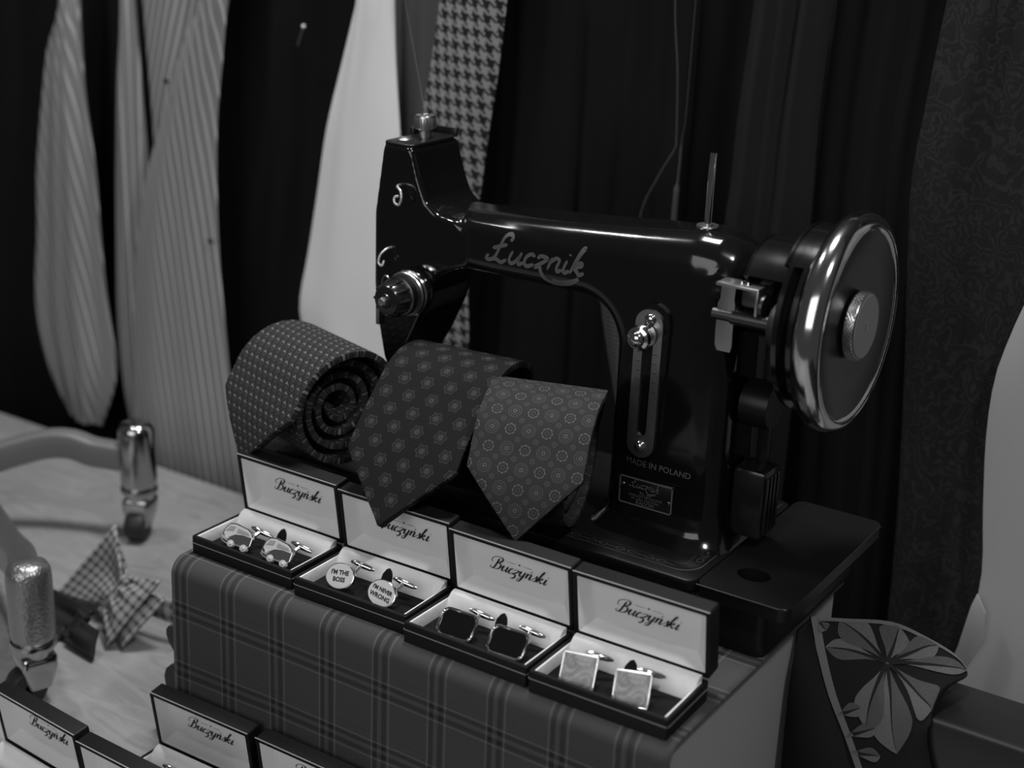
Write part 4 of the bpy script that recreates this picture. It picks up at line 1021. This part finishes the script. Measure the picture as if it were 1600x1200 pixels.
def leaflet(c, tip_, w, mains=True):
    LEAF_N[0] += 1; lift = 0.45 + 0.07 * LEAF_N[0]
    c, tip_ = Vector(c), Vector(tip_); d = tip_ - c; n = Vector((-d.y, d.x)).normalized()
    prof_ = [(0.0, 0.03), (0.12, 0.10), (0.3, 0.34), (0.5, 0.74), (0.68, 1.0), (0.82, 0.88), (0.93, 0.42), (1.0, 0.0)]
    for sgn, m in ((1, M['leafprint']), (-1, M['leafdark'])):
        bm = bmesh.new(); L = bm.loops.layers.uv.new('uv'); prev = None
        for t, ww in [(p.x, max(0.0, p.y)) for p in crom([Vector(q) for q in prof_], 4)] or [((prof_[i][0] + (prof_[i + 1][0] - prof_[i][0]) * k / 3), (prof_[i][1] + (prof_[i + 1][1] - prof_[i][1]) * k / 3)) for i in range(7) for k in range(3)] + [(1.0, 0.0)]:
            row = []
            for q in (0.0, 0.33, 0.66, 1.0):
                p = c + d * t + n * (sgn * w * ww * q); row.append(bm.verts.new(scarf_pt(p.x, p.y, lift)))
            if prev:
                for k in range(3):
                    f = bm.faces.new((prev[k], row[k], row[k + 1], prev[k + 1]))
                    for lp in f.loops: lp[L].uv = (lp.vert.co.x * 1.2, lp.vert.co.z * 1.2)
            prev = row
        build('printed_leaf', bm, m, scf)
    print_strip('leaf_vein', [c + d * (0.02 if mains else 0.3), c + d * 0.5 + n * w * 0.06, c + d * 0.95], 0.011, M['leafvein'], lift + 0.25, taper=True)
LC = (0.37, 0.236)
for tip_, w in (((0.07, 0.175), 0.052), ((0.17, 0.025), 0.085), ((0.45, 0.03), 0.085), ((0.70, 0.03), 0.060), ((0.96, 0.10), 0.060), ((0.80, 0.515), 0.125), ((0.39, 0.70), 0.165), ((0.18, 0.57), 0.085)):
    leaflet(LC, tip_, w)
leaflet((0.02, 0.50), (0.19, 0.465), 0.035, False); leaflet((0.01, 0.605), (0.26, 0.565), 0.035, False); leaflet((0.01, 0.675), (0.23, 0.705), 0.035, False)
leaflet((0.05, 0.03), (0.09, 0.10), 0.04, False)

# ------------------------------------------------------------------ bow ties on the table
def wing(root, name, pts4, m, folds=3, amp=2.5, th=2.2, n=14, uvs=1.0):
    """soft quad patch: a,b = far edge, c,d = pinched edge at the knot"""
    a, b_, c_, d_ = [Vector(p) for p in pts4]; P, UV = [], []
    nrm = (b_ - a).cross(d_ - a).normalized()
    W_, H_ = (b_ - a).length, ((d_ - a).length + (c_ - b_).length) / 2
    for i in range(n + 1):
        t = i / n; row, ur = [], []
        for j in range(n + 1):
            s = j / n; p = (a * (1 - s) + b_ * s) * (1 - t) + (d_ * (1 - s) + c_ * s) * t
            p = p + nrm * (amp * (t ** 1.0) * math.cos(2 * PI * folds * s) + 4.5 * math.sin(PI * t) * math.sin(PI * s))
            row.append(p); ur.append(((s - 0.5) * W_ * (1 - 0.35 * t) * uvs + 50, t * H_ * uvs))
        P.append(row); UV.append(ur)
    o = build(name, uv_grid(P, UV), m, root); md = o.modifiers.new('thickness', 'SOLIDIFY'); md.thickness = th * S; md.offset = 0
    return o
BT = (-170, 80, -150)
bt = empty('bow_tie', BT); tag(bt, 'checked cotton bow tie standing on the wooden table', 'bow tie')
r3 = lambda *L: [Vector(p) - Vector(BT) for p in L]
wing(bt, 'wing', r3((-247, 80, -144), (-197, 106, -74), (-170, 88, -105), (-184, 78, -131)), M['checks'], 1.5, 2.0)
wing(bt, 'wing', r3((-246, 88, -143), (-206, 112, -80), (-172, 93, -107), (-184, 84, -130)), M['checks'], 1, 1.5)
wing(bt, 'wing', r3((-154, 52, -147), (-126, 86, -94), (-166, 88, -104), (-180, 76, -130)), M['checks'], 3, 3.0)
wing(bt, 'wing', r3((-142, 58, -145), (-120, 84, -108), (-160, 90, -112), (-172, 80, -132)), M['checks'], 2, 2.5)
wing(bt, 'knot', r3((-186, 74, -134), (-166, 84, -100), (-160, 82, -104), (-178, 70, -138)), M['checks'], 1, 2.0, 7.0)
wing(bt, 'neck_band', r3((-108, 96, -134), (-112, 98, -116), (-162, 92, -113), (-160, 90, -130)), M['checks'], 1, 1.5, 3.0)
BT = (-205, 50, -150)
bd = empty('bow_tie', (-201, 41, -150)); tag(bd, 'black silk bow tie lying in front of the checked bow tie', 'bow tie')
wing(bd, 'wing', r3((-246, 64, -146), (-236, 78, -128), (-184, 72, -128), (-192, 58, -147)), M['bowdark'], 2, 2.0, 3)
wing(bd, 'wing', r3((-152, 42, -147), (-160, 56, -130), (-186, 62, -132), (-190, 48, -147)), M['bowdark'], 2, 2.0, 3)
wing(bd, 'tail', r3((-216, 20, -147.5), (-238, 32, -146), (-206, 60, -142), (-194, 54, -146)), M['bowdark'], 1, 1.5, 3)
wing(bd, 'knot', r3((-198, 52, -146), (-190, 66, -126), (-180, 62, -128), (-186, 48, -147)), M['bowdark'], 1, 1.5, 7)

# ------------------------------------------------------------------ wheeled stand base on the left
HUB = (-440, 120, -150)
st = empty('wheeled_stand', HUB); tag(st, 'nickel stand base with arched legs on chrome capped casters', 'stand base')
hrel = lambda p: (p[0] - HUB[0], p[1] - HUB[1], p[2] - HUB[2])
build('hub', lathe([(0, 40), (30, 40), (34, 46), (34, 88), (28, 100), (14, 104), (14, 420), (0, 420)], 36), M['nickel'], st)
def bar(path, w, h0, h1):
    """flat arched bar: width w (horizontal), height from h0 to h1"""
    P3 = crom([Vector(p) for p in path], 6); rings = []
    for i, p in enumerate(P3):
        t = (P3[min(i + 1, len(P3) - 1)] - P3[max(i - 1, 0)]).normalized(); sd = Vector((t.y, -t.x, 0)).normalized(); upv = sd.cross(t); 
        if upv.z < 0: upv = -upv
        f = i / (len(P3) - 1); h = h0 + (h1 - h0) * f
        ring = []
        for a, b_ in rrect(-w / 2, w / 2, -h / 2, h / 2, 3.5, 3): ring.append(p + sd * a + upv * b_)
        rings.append(ring)
    return loft(rings)
def caster(c, ang, size=1.0):
    """chrome cap, collar, fork housing and wheel below; c = foot on the table"""
    cr_ = empty('caster', hrel(c), ang, st)
    build('cap', lathe([(0, 112), (9, 111.6), (13.5, 109.5), (15.8, 105), (16.2, 99), (16.2, 56), (15.6, 52), (14.6, 50)], 40), M['hammer'] if size > 1 else M['nickel'], cr_)
    build('collar', lathe([(14.6, 50), (16.4, 49.4), (16.9, 47.4), (16.4, 45.2), (14.4, 44.6), (13.4, 40), (12.6, 38), (0, 38)], 40), M['nickel'], cr_)
    hs = loft([[(x, y, z) for x, y in rrect(-13 + d, 13 - d, -13 + d, 13 - d, 4)] for z, d in ((39, 1), (37, 0), (30, 0), (20, 2.0), (12, 4))])
    build('housing', hs, M['nickel'] if size < 2 else M['steel'], cr_)
    whl = empty('wheel', (0, 0, 14.5), parent=cr_)
    build('tyre', lathe([(4, -8.5), (12.5, -8.5), (14.2, -6), (14.4, 0), (14.2, 6), (12.5, 8.5), (4, 8.5)], 36, axis='X'), M['rubber'], cr_, loc=(0, -7.5, 14.5))
    bpy.data.objects.remove(whl)
    return cr_
caster((-286, 212, -150), math.radians(25)); 
build('leg', bar([hrel(p) for p in ((-290, 210, -74), (-308, 203, -73), (-326, 196, -72), (-345, 188, -67), (-364, 178, -68), (-385, 164, -75), (-412, 144, -86), (-436, 124, -92))], 17, 24, 26), M['legpaint'], st)
caster((-141, -24, -150), math.radians(-20), 1.5)
build('leg', bar([hrel(p) for p in ((-150, -18, -66), (-172, -4, -66), (-205, 18, -74), (-258, 46, -88), (-330, 80, -92), (-420, 112, -92))], 22, 26, 26), M['hammer'], st)
for tgt in ((-600, 230), (-590, -80)):
    caster((tgt[0], tgt[1], -150), 0.3)
    build('leg', bar([hrel(p) for p in ((tgt[0] + 5, tgt[1], -74), (-550, 120 + (tgt[1] - 120) * .65, -66), (-500, 120 + (tgt[1] - 120) * .3, -84), (-450, 120, -92))], 20, 25, 26), M['hammer'], st)
